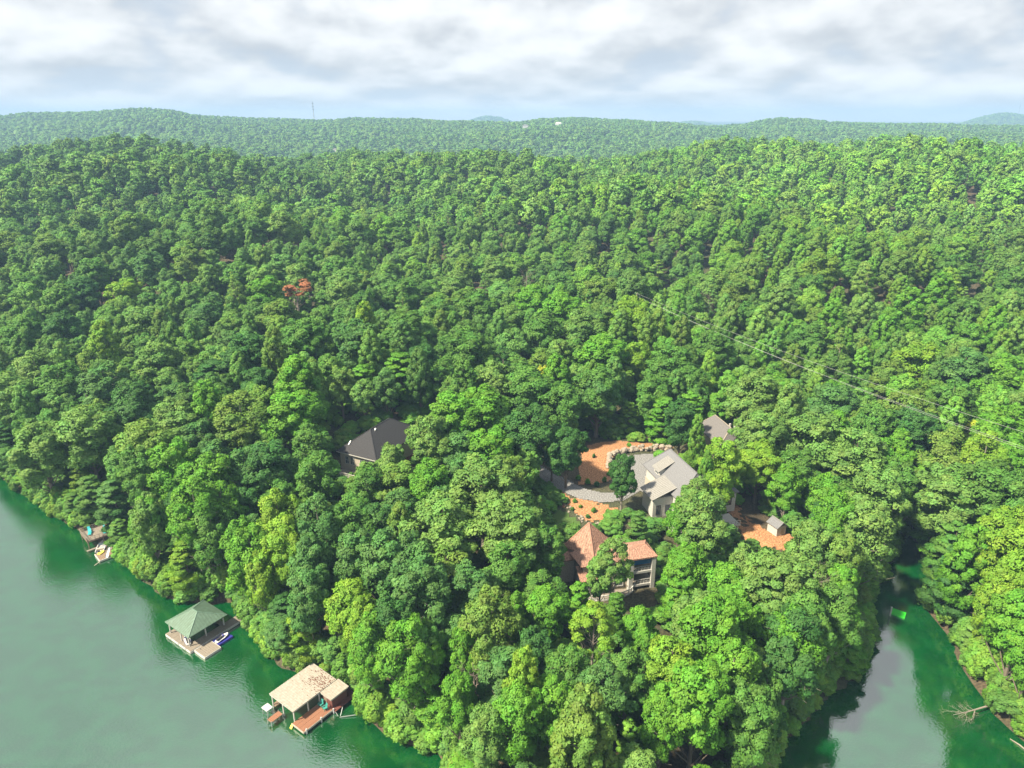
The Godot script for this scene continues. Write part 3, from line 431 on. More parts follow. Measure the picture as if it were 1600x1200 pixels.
func materials() -> void:
	for k: String in TONES:
		var t: Array = TONES[k]
		M["leaf_" + k] = leaf_material(lin(t[0] * 1.5, t[1] * 1.5, t[2] * 1.5))
	M.leaf_any = leaf_material(Color.WHITE)
	var speck := noise_tex(0.05, Color(0.62, 0.62, 0.62), Color.WHITE, 3)
	var speck2 := noise_tex(0.02, Color(0.86, 0.85, 0.84), Color.WHITE, 8)
	M.bark = mottled(lin(0.20, 0.165, 0.13), 0.9, speck, 2.0)
	M.pale_bark = mottled(lin(0.32, 0.285, 0.245), 0.9, speck, 2.0)
	M.dead_wood = mottled(lin(0.36, 0.31, 0.26), 0.9, speck, 1.5)
	M.litter = mottled(Color.WHITE, 0.95, noise_tex(0.03, Color(0.60, 0.58, 0.56), Color.WHITE, 5, 1024), 18.0)
	M.litter.vertex_color_use_as_albedo = true
	M.soil = mottled(lin(0.43, 0.23, 0.112), 0.95, noise_tex(0.035, Color(0.66, 0.6, 0.56), Color.WHITE, 6), 9.0)
	M.asphalt = mottled(lin(0.24, 0.24, 0.245), 0.9, noise_tex(0.03, Color(0.7, 0.7, 0.7), Color.WHITE, 7), 7.0)
	M.grass = mottled(lin(0.08, 0.15, 0.03), 0.95, noise_tex(0.04, Color(0.6, 0.65, 0.5), Color.WHITE, 9), 5.0)
	M.stone = mottled(lin(0.38, 0.33, 0.27), 0.9, speck, 2.5)
	M.wood = mottled(lin(0.30, 0.21, 0.15), 0.8, speck, 1.5)
	M.grey_wood = mottled(lin(0.30, 0.26, 0.215), 0.85, speck, 1.5)
	M.red_wood = mottled(lin(0.36, 0.165, 0.095), 0.7, speck, 2.2)
	M.maroon = mottled(lin(0.20, 0.065, 0.05), 0.75, speck, 1.8)
	M.white = mottled(lin(0.50, 0.50, 0.485), 0.6, speck2, 3.0)
	M.cream = mottled(lin(0.42, 0.38, 0.32), 0.8, speck2, 4.0)
	M.brick = mottled(lin(0.30, 0.07, 0.045), 0.9, speck, 1.0)
	M.black_roof = mottled(lin(0.038, 0.038, 0.044), 0.85, noise_tex(0.04, Color(0.55, 0.55, 0.58), Color.WHITE, 12), 6.0)
	M.grey_roof = mottled(lin(0.205, 0.21, 0.225), 0.85, noise_tex(0.05, Color(0.66, 0.66, 0.68), Color.WHITE, 13), 5.0)
	M.old_roof = mottled(lin(0.19, 0.18, 0.18), 0.85, noise_tex(0.05, Color(0.55, 0.55, 0.56), Color.WHITE, 14), 5.0)
	M.orange_roof = mottled(lin(0.45, 0.26, 0.185), 0.75, noise_tex(0.03, Color(0.62, 0.6, 0.6), Color.WHITE, 15), 6.0)
	M.orange_ridge = plain(lin(0.34, 0.18, 0.125), 0.6)
	M.white_metal = mottled(lin(0.25, 0.247, 0.24), 0.5, speck2, 4.0)
	M.green_roof = mottled(lin(0.11, 0.18, 0.138), 0.42, noise_tex(0.02, Color(0.88, 0.87, 0.84), Color.WHITE, 16), 9.0)
	M.green_trim = plain(lin(0.12, 0.20, 0.155), 0.5)
	M.tan_roof = mottled(lin(0.33, 0.312, 0.28), 0.55, noise_tex(0.02, Color(0.92, 0.90, 0.88), Color.WHITE, 17), 8.0)
	M.rust = mottled(lin(0.20, 0.07, 0.04), 0.9, speck, 1.0)
	M.glass = plain(lin(0.05, 0.07, 0.09), 0.08)
	M.blue_glass = plain(lin(0.03, 0.12, 0.30), 0.1)
	M.dark = plain(lin(0.03, 0.03, 0.035), 0.6)
	M.steel = plain(lin(0.42, 0.44, 0.45), 0.4, 0.6)
	M.wire = plain(lin(0.40, 0.41, 0.40), 0.45, 0.2)
	M.teal = plain(lin(0.03, 0.42, 0.46), 0.5)
	M.teal_dark = plain(lin(0.04, 0.25, 0.22), 0.5)
	M.orange = plain(lin(0.75, 0.14, 0.05), 0.4)
	M.red = plain(lin(0.55, 0.04, 0.05), 0.5)
	M.yellow = plain(lin(0.70, 0.62, 0.10), 0.5)
	M.blue = plain(lin(0.03, 0.03, 0.22), 0.35)
	M.white_plastic = plain(lin(0.45, 0.45, 0.47), 0.3)
	M.lime = mottled(lin(0.04, 0.62, 0.03), 0.5, speck2, 1.5)
	M.far_white = plain(lin(0.42, 0.42, 0.42), 0.7)
	M.meadow = mottled(lin(0.28, 0.36, 0.11), 0.95, noise_tex(0.02, Color(0.75, 0.75, 0.6), Color.WHITE, 19), 120.0)
	M.lake = water_material(0.5)
	M.cove = water_material(0.22)

func water_material(bend: float) -> StandardMaterial3D:
	var m := plain(lin(0.0008, 0.066, 0.015), 0.04)
	m.refraction_enabled = true
	m.refraction_scale = 0.125
	m.metallic_specular = 0.7
	m.albedo_texture = noise_tex(0.006, Color(0.86, 0.88, 0.86), Color.WHITE, 22, 512, 4)
	m.uv1_triplanar = true
	m.uv1_world_triplanar = true
	m.uv1_scale = Vector3(1.0 / 22.0, 1.0 / 22.0, 1.0 / 16.0)
	m.normal_enabled = true
	m.normal_scale = bend
	m.normal_texture = noise_tex(0.028, Color.BLACK, Color.WHITE, 21, 1024, 4, true, 2.2)
	return m

# ---------------------------------------------------------------- ground and water
func set_shore() -> void:
	for p: Array in SHORE:
		poly.append(Vector2(p[0], p[1]))
	var line := PackedVector2Array([Vector2(-260, 300)])
	line.append_array(poly)
	line.append(Vector2(400, -200))
	for i in line.size() - 1:
		seg_a.append(line[i])
		seg_b.append(line[i + 1])
	for p: Vector2 in [Vector2(400, -200), Vector2(300, -900), Vector2(-900, -900), Vector2(-900, 330), Vector2(-260, 300)]:
		poly.append(p)

func shore_distance(x: float, d: float) -> float:
	var p := Vector2(x, d)
	var best := 1e9
	for i in seg_a.size():
		var ab := seg_b[i] - seg_a[i]
		var t := clampf((p - seg_a[i]).dot(ab) / ab.length_squared(), 0.0, 1.0)
		best = minf(best, p.distance_squared_to(seg_a[i] + ab * t))
	return sqrt(best)

func wet(x: float, d: float) -> bool:
	return Geometry2D.is_point_in_polygon(Vector2(x, d), poly)

func ss(a: float, b: float, x: float) -> float:
	return smoothstep(a, b, x)

func ridge_height(u: float) -> float:
	if u <= RIDGE[0][0]: return RIDGE[0][1]
	for i in RIDGE.size() - 1:
		if u < RIDGE[i + 1][0]:
			var t: float = (u - RIDGE[i][0]) / (RIDGE[i + 1][0] - RIDGE[i][0])
			return lerpf(RIDGE[i][1], RIDGE[i + 1][1], t * t * (3.0 - 2.0 * t))
	return RIDGE[-1][1]

# height of the ground; d is the distance ahead of the camera (-z)
func ground(x: float, d: float) -> float:
	var s := shore_distance(x, d)
	if s < 400.0 and wet(x, d):
		return -minf(s * 0.35, 5.0)
	if s >= 400.0 and wet(x, d):
		return -5.0
	var h := 0.9 * minf(s / 1.2, 1.0) + 13.5 * (1.0 - exp(-s / 30.0))
	h += 30.0 * ss(190, 700, d) + 14.0 * ss(60, 360, x) * ss(130, 420, d) + 9.0 * ss(60, 400, -x) * ss(230, 600, d) - 38.0 * ss(720, 1150, d)
	var v := (x - (108.0 - 0.25 * (d - 165.0))) / 26.0
	h -= 5.0 * exp(-v * v) * ss(160, 200, d) * (1.0 - ss(330, 460, d))
	h += (1.5 * sin(x * 0.045 + d * 0.02) + 2.2 * sin(x * 0.017 - d * 0.023 + 1.0) + 1.2 * sin(d * 0.06 - x * 0.03)) * ss(10, 60, s)
	h += (7.5 * sin(x * 0.021 + d * 0.012 + 0.7) + 5.5 * sin(x * 0.012 - d * 0.026)) * ss(250, 420, d) * (1.0 - ss(900, 1100, d))
	for f: Array in LEVEL:
		var w := 1.0 - ss(f[2] * 0.7, f[2] * 1.6, Vector2(x - f[0], d - f[1]).length())
		h = lerpf(h, f[3], w)
	if d > 900.0:
		var u := x / d
		var k := ss(1200, 2450, d)
		var rolls := 9.0 * sin(x * 0.0061 + d * 0.0043) + 7.0 * sin(x * 0.0037 - d * 0.0071 + 2.0)
		h = lerpf(h + rolls * ss(1000, 1400, d) * (1.0 - k), ridge_height(u) + (4.0 * sin(x * 0.013 + d * 0.004) + 6.0 * sin(d * 0.012 + x * 0.005)) * (1.0 - ss(2200, 2450, d)), k) - 55.0 * ss(2550, 3500, d)
		var sub := (d - 1750.0 - 130.0 * sin(u * 9.0)) / 170.0
		h += 15.0 * exp(-sub * sub) * (0.45 + 0.55 * sin(u * 12.0 + 1.0))
		sub = (d - 2120.0 + 90.0 * sin(u * 7.0 + 2.0)) / 130.0
		h += 7.0 * exp(-sub * sub) * (0.4 + 0.6 * sin(u * 15.0 + 3.0))
		# the farther hills behind
		var a := (u - 0.655) / 0.075
		var b := (d - 4600.0) / 700.0
		h = maxf(h, 132.0 * exp(-a * a) * exp(-b * b))
		a = (u + 0.03) / 0.05
		b = (d - 5600.0) / 700.0
		h = maxf(h, 122.0 * exp(-a * a) * exp(-b * b))
		a = (u - 0.24) / 0.05
		h = maxf(h, 88.0 * exp(-a * a) * exp(-b * b))
	elif d < -400.0 or absf(x) > 1400.0:
		h += 40.0 * ss(900, 2500, Vector2(x, d).length())
	return h

func build_ground() -> void:
	var n := 300
	var k := 5.6
	var s := 6500.0 / sinh(k)
	var xs := PackedFloat32Array()
	var ds := PackedFloat32Array()
	for i in n + 1:
		var u := (2.0 * i / n - 1.0) * k
		xs.append(15.0 + s * sinh(u))
		ds.append(150.0 + s * sinh(u))
	var v := PackedVector3Array()
	var c := PackedColorArray()
	var nr := PackedVector3Array()
	var idx := PackedInt32Array()
	var patch := FastNoiseLite.new()
	patch.seed = 2
	patch.frequency = 0.02
	for j in n + 1:
		for i in n + 1:
			var h := ground(xs[i], ds[j])
			v.append(Vector3(xs[i], h, -ds[j]))
			var q := patch.get_noise_2d(xs[i], ds[j])
			var brown := Color(0.105, 0.080, 0.050).lerp(Color(0.070, 0.082, 0.036), clampf(0.5 + q * 1.6, 0.0, 1.0))
			c.append(brown)
			nr.append(Vector3.UP)
	for j in n:
		for i in n:
			var a := j * (n + 1) + i
			idx.append_array([a, a + n + 1, a + 1, a + 1, a + n + 1, a + n + 2])
	for j in range(1, n):
		for i in range(1, n):
			var a := j * (n + 1) + i
			nr[a] = (v[a + n + 1] - v[a - n - 1]).cross(v[a - 1] - v[a + 1]).normalized()
			if nr[a].y < 0.0: nr[a] = -nr[a]
	var arr := []
	arr.resize(Mesh.ARRAY_MAX)
	arr[Mesh.ARRAY_VERTEX] = v
	arr[Mesh.ARRAY_NORMAL] = nr
	arr[Mesh.ARRAY_COLOR] = c
	arr[Mesh.ARRAY_INDEX] = idx
	var mesh := ArrayMesh.new()
	mesh.add_surface_from_arrays(Mesh.PRIMITIVE_TRIANGLES, arr)
	var o := put("ground", mesh, M.litter)
	tag(o, "brown leaf-strewn forest floor of the wooded peninsula and hills", "", "", "structure")

func build_water() -> void:
	for side in 2:
		var st := new_st()
		var x0 := -1200.0 if side == 0 else 20.0
		var x1 := 20.0 if side == 0 else 700.0
		quad(st, Vector3(x0, 0, -420), Vector3(x1, 0, -420), Vector3(x1, 0, 1100), Vector3(x0, 0, 1100))
		var o := obj("lake" if side == 0 else "cove_water", st, M.lake if side == 0 else M.cove)
		tag(o, "rippled green lake water on the left" if side == 0 else "calm green water of the narrow cove on the right", "", "", "structure")

# a sheet laid on the ground inside an outline of [x, distance]
func sheet(called: String, outline: Array, lift: float, m: Material, cell := 0.9, ragged := 0.0, parent: Node = null) -> MeshInstance3D:
	var pg := PackedVector2Array()
	var lo := Vector2(1e9, 1e9)
	var hi := -lo
	for p: Array in outline:
		pg.append(Vector2(p[0], p[1]))
		lo = lo.min(pg[-1])
		hi = hi.max(pg[-1])
	var f := FastNoiseLite.new()
	f.seed = 9
	f.frequency = 0.25
	var st := new_st()
	var nx := int((hi.x - lo.x) / cell) + 1
	var ny := int((hi.y - lo.y) / cell) + 1
	var hs := {}
	for j in ny + 1:
		for i in nx + 1:
			var p := lo + Vector2(i, j) * cell
			hs[Vector2i(i, j)] = Vector3(p.x, surface_height(p.x, p.y) + lift, -p.y)
	for j in ny:
		for i in nx:
			var mid := lo + Vector2(i + 0.5, j + 0.5) * cell
			var wob := Vector2(f.get_noise_2d(mid.x, mid.y), f.get_noise_2d(mid.x + 50.0, mid.y)) * ragged
			if Geometry2D.is_point_in_polygon(mid + wob, pg):
				var a: Vector3 = hs[Vector2i(i, j)]
				var b: Vector3 = hs[Vector2i(i + 1, j)]
				var cc: Vector3 = hs[Vector2i(i + 1, j + 1)]
				var d: Vector3 = hs[Vector2i(i, j + 1)]
				quad(st, a, d, cc, b)
	return obj(called, st, m, parent)

func surface_height(x: float, d: float) -> float:
	return ground(x, d)

func strip(line: Array, half: float) -> Array:
	var l := []
	var r := []
	for i in line.size():
		var a := Vector2(line[maxi(i - 1, 0)][0], line[maxi(i - 1, 0)][1])
		var b := Vector2(line[mini(i + 1, line.size() - 1)][0], line[mini(i + 1, line.size() - 1)][1])
		var t := (b - a).normalized()
		var n := Vector2(-t.y, t.x) * half
		var p := Vector2(line[i][0], line[i][1])
		l.append([p.x + n.x, p.y + n.y])
		r.push_front([p.x - n.x, p.y - n.y])
	return l + r

func build_clearing() -> void:
	var o := sheet("bare_soil", [[17, 160], [18, 172], [20, 180], [23, 187], [30, 189], [37, 188], [44, 184], [46, 180], [39, 181], [31, 180], [27, 173], [27, 166], [24, 161]], 0.10, M.soil, 0.8, 1.6)
	tag(o, "orange bare clay bank behind the driveway", "", "", "structure")
	o = sheet("bare_soil", [[8, 160], [10, 154], [14, 149], [17, 146], [22, 142.5], [25, 143], [26, 149], [22, 151], [15, 154], [10, 162]], 0.10, M.soil, 0.7, 2.2)
	tag(o, "clay garden bed with shrubs between driveway and orange-roofed house", "", "", "structure")
	o = sheet("bare_soil", [[51, 156], [54, 147], [52, 140], [56, 136], [63, 134], [65, 139], [60, 142], [57, 148], [56, 155]], 0.10, M.soil, 0.7, 2.4)
	tag(o, "orange clay patch round the small shed", "", "", "structure")
	o = sheet("bare_soil", [[44, 134], [43, 126], [47, 120], [51, 124], [50, 132]], 0.10, M.soil, 0.8, 3.0)
	tag(o, "orange clay slope among shrubs below the grey-roofed house", "", "", "structure")
	o = sheet("lawn", [[8, 147], [12, 138], [17, 139], [15, 145], [11, 151]], 0.12, M.grass, 0.8, 1.0)
	tag(o, "small dark green lawn behind the orange-roofed house", "", "", "structure")
	o = sheet("lawn", [[-28, 192], [-22, 190], [-16, 200], [-18, 208], [-25, 204]], 0.12, M.grass, 0.9, 1.5)
	tag(o, "brownish lawn strip behind the black-roofed house", "", "", "structure")
	o = sheet("driveway", strip([[4, 176], [8.2, 167.5], [11.5, 163], [14.5, 158.8], [18, 155.2], [22, 153.4], [26, 153.6], [29.5, 157], [32, 162]], 2.3), 0.16, M.asphalt, 0.5)
	tag(o, "curved grey asphalt driveway leading to the grey-roofed house", "", "", "structure")
	o = sheet("parking_pad", [[27, 171], [31, 176], [37, 177.5], [43, 177], [45, 168], [40, 160], [33, 156], [29, 159], [26.5, 164]], 0.20, M.asphalt, 0.5)
	tag(o, "grey asphalt parking pad behind the grey-roofed house", "", "", "structure")
	o = sheet("far_field", [[660, 2060], [760, 2060], [770, 2130], [640, 2130]], 3.0, M.meadow, 12.0, 10.0)
	tag(o, "pale green field on the far hillside", "", "", "structure")

# ---------------------------------------------------------------- houses
# a solid hip roof over the rectangle x0..x1, z0..z1 with a ridge from a (front) to b (back)
func hip(x0: float, x1: float, z0: float, z1: float, y: float, a: Vector3, b: Vector3, th := 0.25) -> SurfaceTool:
	var st := new_st()
	var c := [Vector3(x0, y, z1), Vector3(x1, y, z1), Vector3(x1, y, z0), Vector3(x0, y, z0)]
	tri(st, c[0], a, c[1])
	tri(st, c[2], b, c[3])
	if a.distance_to(b) < 0.01:
		tri(st, c[1], a, c[2])
		tri(st, c[3], a, c[0])
	else:
		quad(st, c[1], a, b, c[2])
		quad(st, c[3], b, a, c[0])
	var dn := Vector3(0, -th, 0)
	for i in 4:
		var p: Vector3 = c[i]
		var q: Vector3 = c[(i + 1) % 4]
		quad(st, p, q, q + dn, p + dn)
	quad(st, c[0] + dn, c[1] + dn, c[2] + dn, c[3] + dn)
	return st

# raised seams from an eave (p to q) up to a ridge (r to s)
func seams(st: SurfaceTool, p: Vector3, q: Vector3, r: Vector3, s: Vector3, gap: float, w := 0.07) -> void:
	var n := int(p.distance_to(q) / gap)
	var up := (q - p).cross(r - p).normalized()
	if up.y < 0.0: up = -up
	for i in range(0, n + 1):
		var t := float(i) / n
		bar(st, p.lerp(q, t) + up * 0.03, r.lerp(s, t) + up * 0.03, w, 0.06)

# a seam field on a triangle face: lines climb square to the eave until they meet the hips
func seams_tri(st: SurfaceTool, p: Vector3, q: Vector3, top: Vector3, gap: float) -> void:
	var n := int(p.distance_to(q) / gap)
	var e := (q - p)
	var foot := clampf((top - p).dot(e) / e.length_squared(), 0.0, 1.0)
	var up := e.cross(top - p).normalized()
	if up.y < 0.0: up = -up
	var climb := top - (p + e * foot)
	for i in range(1, n):
		var t := float(i) / n
		var k := t / foot if t < foot else (1.0 - t) / (1.0 - foot)
		if k > 0.06:
			var b := p + e * t
			bar(st, b + up * 0.03, b + climb * k + up * 0.03, 0.07, 0.06)

func caps(parent: Node, m: Material, called: String, lines: Array, w := 0.22) -> void:
	for l: Array in lines:
		var st := new_st()
		bar(st, l[0], l[1], w, 0.12)
		obj(called, st, m, parent)

# a window set in a wall: frame with pane and glazing bar; facing along +z turned by degrees
func window(parent: Node, c: Vector3, w: float, h: float, turn: float, m_frame: Material, m_pane: Material) -> void:
	var b := Basis(Vector3.UP, deg_to_rad(turn))
	var st := new_st()
	box(st, c + b * Vector3(0, h * 0.5 + 0.06, 0.04), Vector3(w + 0.24, 0.12, 0.10), b)
	box(st, c + b * Vector3(0, -h * 0.5 - 0.06, 0.05), Vector3(w + 0.28, 0.12, 0.12), b)
	box(st, c + b * Vector3(-w * 0.5 - 0.06, 0, 0.04), Vector3(0.12, h, 0.10), b)
	box(st, c + b * Vector3(w * 0.5 + 0.06, 0, 0.04), Vector3(0.12, h, 0.10), b)
	box(st, c + b * Vector3(0, 0, 0.04), Vector3(0.07, h, 0.07), b)
	box(st, c + b * Vector3(0, 0, 0.035), Vector3(w, 0.07, 0.05), b)
	var f := obj("window", st, m_frame, parent)
	bx("pane", c + b * Vector3(0, 0, 0.012), Vector3(w, h, 0.02), m_pane, f, b)

func rail(called: String, a: Vector3, b: Vector3, h: float, m: Material, parent: Node, gap := 0.9) -> void:
	var st := new_st()
	bar(st, a + Vector3.UP * h, b + Vector3.UP * h, 0.1, 0.08)
	bar(st, a + Vector3.UP * h * 0.5, b + Vector3.UP * h * 0.5, 0.06)
	bar(st, a + Vector3.UP * 0.12, b + Vector3.UP * 0.12, 0.06)
	var n := maxi(int(a.distance_to(b) / gap), 1)
	for i in n + 1:
		var p := a.lerp(b, float(i) / n)
		box(st, p + Vector3.UP * h * 0.5, Vector3(0.09, h, 0.09))
	obj(called, st, m, parent)

func build_houses() -> void:
	black_roof_house()
	grey_roof_house()
	orange_roof_house()
	# the roof of a house deeper in the trees
	var t := thing("cottage", "weathered grey-roofed house with white chimney half hidden behind tall trees", "house", Vector3(57.5, 14.8, -176), 12.0)
	t.scale = Vector3(0.85, 0.92, 0.8)
	bx("wall", Vector3(0, 2.6, 0), Vector3(9, 5.6, 16), M.cream, t)
	var a := Vector3(0, 9.6, 5.0)
	var b := Vector3(0, 9.6, -6.0)
	var roof := obj("roof", hip(-5.3, 5.3, -9.0, 9.0, 5.6, a, b), M.old_roof, t)
	caps(roof, M.stone, "ridge_cap", [[a, b], [Vector3(-5.3, 5.6, 9), a], [Vector3(5.3, 5.6, 9), a], [Vector3(-5.3, 5.6, -9), b], [Vector3(5.3, 5.6, -9), b]], 0.3)
	bx("chimney", Vector3(3.6, 8.6, 2.0), Vector3(1.3, 4.2, 1.1), M.white, t)
	bx("skylight", Vector3(2.6, 8.0, 4.2), Vector3(1.0, 0.15, 1.3), M.white_plastic, t, Basis(Vector3.BACK, -0.64))
	bx("vent_pipe", Vector3(2.1, 8.3, 0.6), Vector3(0.5, 1.4, 0.5), M.white, t)
	window(t, Vector3(0, 3.4, 8.0), 1.4, 1.6, 0, M.white, M.glass)
	# the garden shed
	t = thing("garden_shed", "small white shed with pale gable roof on the orange clay", "shed", Vector3(61.4, 10.4, -141.6), 24.0)
	bx("wall", Vector3(0, 1.3, 0), Vector3(2.7, 2.7, 3.0), M.white, t)
	var st := new_st()
	for s: float in [-1.0, 1.0]:
		quad(st, Vector3(s * 1.65, 2.45, 1.8), Vector3(0, 3.6, 1.8), Vector3(0, 3.6, -1.8), Vector3(s * 1.65, 2.45, -1.8))
		quad(st, Vector3(s * 1.65, 2.35, 1.8), Vector3(0, 3.5, 1.8), Vector3(0, 3.5, -1.8), Vector3(s * 1.65, 2.35, -1.8))
		quad(st, Vector3(s * 1.65, 2.45, 1.8), Vector3(0, 3.6, 1.8), Vector3(0, 3.5, 1.8), Vector3(s * 1.65, 2.35, 1.8))
		quad(st, Vector3(s * 1.65, 2.45, -1.8), Vector3(0, 3.6, -1.8), Vector3(0, 3.5, -1.8), Vector3(s * 1.65, 2.35, -1.8))
		tri(st, Vector3(-1.35, 2.6, s * 1.5), Vector3(0, 3.5, s * 1.5), Vector3(1.35, 2.6, s * 1.5))
	obj("roof", st, M.grey_roof, t)
	bx("ridge_cap", Vector3(0, 3.62, 0), Vector3(0.3, 0.08, 3.6), M.white_metal, t)
	bx("door", Vector3(0.3, 1.05, 1.53), Vector3(0.95, 2.0, 0.06), M.cream, t)

func black_roof_house() -> void:
	var t := thing("house", "cream and brick house with black hip roof among the trees", "house", Vector3(-35.0, 13.0, -171.6), -27.0)
	# local: x along the lake front, z towards the lake
	bx("wall", Vector3(0, 4.6, 0), Vector3(11.6, 5.2, 19.8), M.cream, t)
	bx("brick_base", Vector3(0, 0.4, 0), Vector3(11.7, 3.2, 19.9), M.brick, t)
	var a := Vector3(0, 12.0, 4.2)
	var b := Vector3(0, 12.0, -4.2)
	var roof := obj("roof", hip(-6.4, 6.4, -10.6, 10.6, 7.2, a, b), M.black_roof, t)
	caps(roof, M.black_roof, "ridge_cap", [[a, b], [Vector3(-6.4, 7.2, 10.6), a], [Vector3(6.4, 7.2, 10.6), a], [Vector3(-6.4, 7.2, -10.6), b], [Vector3(6.4, 7.2, -10.6), b]])
	var st := new_st()
	box(st, Vector3(0, 7.0, 10.62), Vector3(12.8, 0.22, 0.06))
	box(st, Vector3(-6.43, 7.0, 0), Vector3(0.06, 0.22, 21.2))
	obj("fascia", st, M.white, t)
	bx("ridge_vent", Vector3(0.6, 11.2, 3.4), Vector3(0.35, 0.3, 1.8), M.steel, t, Basis(Vector3.RIGHT, 0.64))
	bx("ridge_vent", Vector3(-3.6, 9.1, 8.4), Vector3(0.3, 0.25, 1.2), M.steel, t, Basis(Vector3.RIGHT, 0.64))
	for x: float in [-3.6, -1.9, 1.2, 3.2]:
		window(t, Vector3(x, 4.9, 9.92), 1.0, 2.0, 0, M.white, M.glass)
	for z: float in [-6.0, 0.0, 5.0]:
		window(t, Vector3(-5.82, 4.9, z), 1.2, 1.7, -90, M.white, M.glass)
	# the garage wing behind with its paler roof
	bx("garage_wall", Vector3(7.5, 2.4, -13.6), Vector3(7.0, 4.4, 7.0), M.cream, t)
	obj("garage_roof", hip(3.6, 11.4, -17.6, -9.8, 4.7, Vector3(7.5, 7.4, -13.0), Vector3(7.5, 7.4, -14.4)), M.grey_roof, t)
	bx("deck", Vector3(-1.0, 2.2, 12.0), Vector3(8.0, 0.2, 3.6), M.grey_wood, t)
	for x: float in [-4.8, 2.8]:
		bx("deck_post", Vector3(x, 0.4, 13.6), Vector3(0.2, 3.8, 0.2), M.grey_wood, t)
	rail("deck_rail", Vector3(-5, 2.3, 13.75), Vector3(3, 2.3, 13.75), 1.0, M.white, t)

func grey_roof_house() -> void:
	var t := thing("house", "white house with grey shingle roof and white metal porch roof beside the parking pad", "house", Vector3(41.0, 12.6, -152.5), 15.0)
	bx("wall", Vector3(0, 2.9, -0.5), Vector3(9.6, 6.2, 16.5), M.white, t)
	var a := Vector3(0, 11.2, 7.0)
	var b := Vector3(0, 11.2, -6.4)
	var roof := obj("roof", hip(-5.5, 5.5, -9.8, 9.0, 6.0, a, b), M.grey_roof, t)
	caps(roof, M.grey_roof, "ridge_cap", [[a, b], [Vector3(-5.5, 6, -9.8), b], [Vector3(5.5, 6, -9.8), b], [Vector3(-5.5, 6, 9), a], [Vector3(5.5, 6, 9), a]])
	# the metal-roofed dormer on the slope towards the pad
	bx("dormer", Vector3(-3.5, 7.2, -3.2), Vector3(2.6, 1.9, 3.0), M.white, t)
	var st := new_st()
	quad(st, Vector3(-5.3, 7.9, -1.4), Vector3(-5.3, 7.9, -5.0), Vector3(-1.2, 10.2, -5.0), Vector3(-1.2, 10.2, -1.4))
	quad(st, Vector3(-5.3, 7.8, -1.4), Vector3(-1.2, 10.1, -1.4), Vector3(-1.2, 10.1, -5.0), Vector3(-5.3, 7.8, -5.0))
	quad(st, Vector3(-5.3, 7.9, -1.4), Vector3(-1.2, 10.2, -1.4), Vector3(-1.2, 10.1, -1.4), Vector3(-5.3, 7.8, -1.4))
	var dr := obj("dormer_roof", st, M.white_metal, t)
	st = new_st()
	seams(st, Vector3(-5.3, 7.9, -1.4), Vector3(-5.3, 7.9, -5.0), Vector3(-1.2, 10.2, -1.4), Vector3(-1.2, 10.2, -5.0), 0.5)
	obj("seams", st, M.white_metal, dr).set_meta("kind", "stuff")
	window(t, Vector3(-4.82, 7.2, -3.2), 1.6, 1.0, -90, M.white, M.glass)
	# the wing towards the lake with a standing-seam roof
	bx("wing_wall", Vector3(-7.0, 1.9, 2.8), Vector3(5.6, 6.4, 5.6), M.white, t)
	st = new_st()
	quad(st, Vector3(-10.3, 4.9, 6.0), Vector3(-10.3, 4.9, -0.6), Vector3(-4.2, 7.4, -0.6), Vector3(-4.2, 7.4, 6.0))
	quad(st, Vector3(-10.3, 4.75, 6.0), Vector3(-4.2, 7.25, 6.0), Vector3(-4.2, 7.25, -0.6), Vector3(-10.3, 4.75, -0.6))
	quad(st, Vector3(-10.3, 4.9, 6.0), Vector3(-4.2, 7.4, 6.0), Vector3(-4.2, 7.25, 6.0), Vector3(-10.3, 4.75, 6.0))
	quad(st, Vector3(-10.3, 4.9, -0.6), Vector3(-10.3, 4.75, -0.6), Vector3(-10.3, 4.75, 6.0), Vector3(-10.3, 4.9, 6.0))
	var wr := obj("porch_roof", st, M.white_metal, t)
	st = new_st()
	seams(st, Vector3(-10.3, 4.9, 6.0), Vector3(-10.3, 4.9, -0.6), Vector3(-4.2, 7.4, 6.0), Vector3(-4.2, 7.4, -0.6), 0.55)
	obj("seams", st, M.white_metal, wr).set_meta("kind", "stuff")
	window(t, Vector3(-8.4, 1.9, 5.62), 0.9, 2.2, 0, M.dark, M.glass)
	window(t, Vector3(-5.8, 1.9, 5.62), 1.4, 2.0, 0, M.dark, M.glass)
	for x: float in [-2.6, 0.4, 3.2]:
		window(t, Vector3(x, 3.4, 7.77), 1.3, 2.2, 0, M.dark, M.glass)
	for z: float in [-6.6, 0.0]:
		bx("garage_door", Vector3(-4.84, 1.6, z - 1.0), Vector3(0.08, 2.6, 3.0), M.cream, t)
	# the wing on the far side
	bx("wing_wall", Vector3(8.2, 1.9, 2.0), Vector3(6.6, 5.4, 9.0), M.white, t)
	obj("wing_roof", hip(4.4, 12.0, -3.0, 7.0, 4.6, Vector3(7.6, 7.8, 3.6), Vector3(7.6, 7.8, 0.4)), M.grey_roof, t)
	for z: float in [-0.5, 3.2]:
		window(t, Vector3(11.52, 2.4, z), 1.3, 1.6, 90, M.dark, M.glass)
	for x: float in [7.0, 9.6]:
		window(t, Vector3(x, 2.2, 6.52), 1.3, 2.0, 0, M.dark, M.glass)
	bx("terrace", Vector3(0.5, -0.4, 10.6), Vector3(17.0, 0.3, 5.2), M.white, t)
	for x: float in [-7.0, -1.0, 4.0, 8.5]:
		bx("terrace_post", Vector3(x, -1.4, 12.8), Vector3(0.3, 3.0, 0.3), M.white, t)
	rail("terrace_rail", Vector3(-8, -0.25, 13.0), Vector3(9, -0.25, 13.0), 1.0, M.white, t, 1.2)

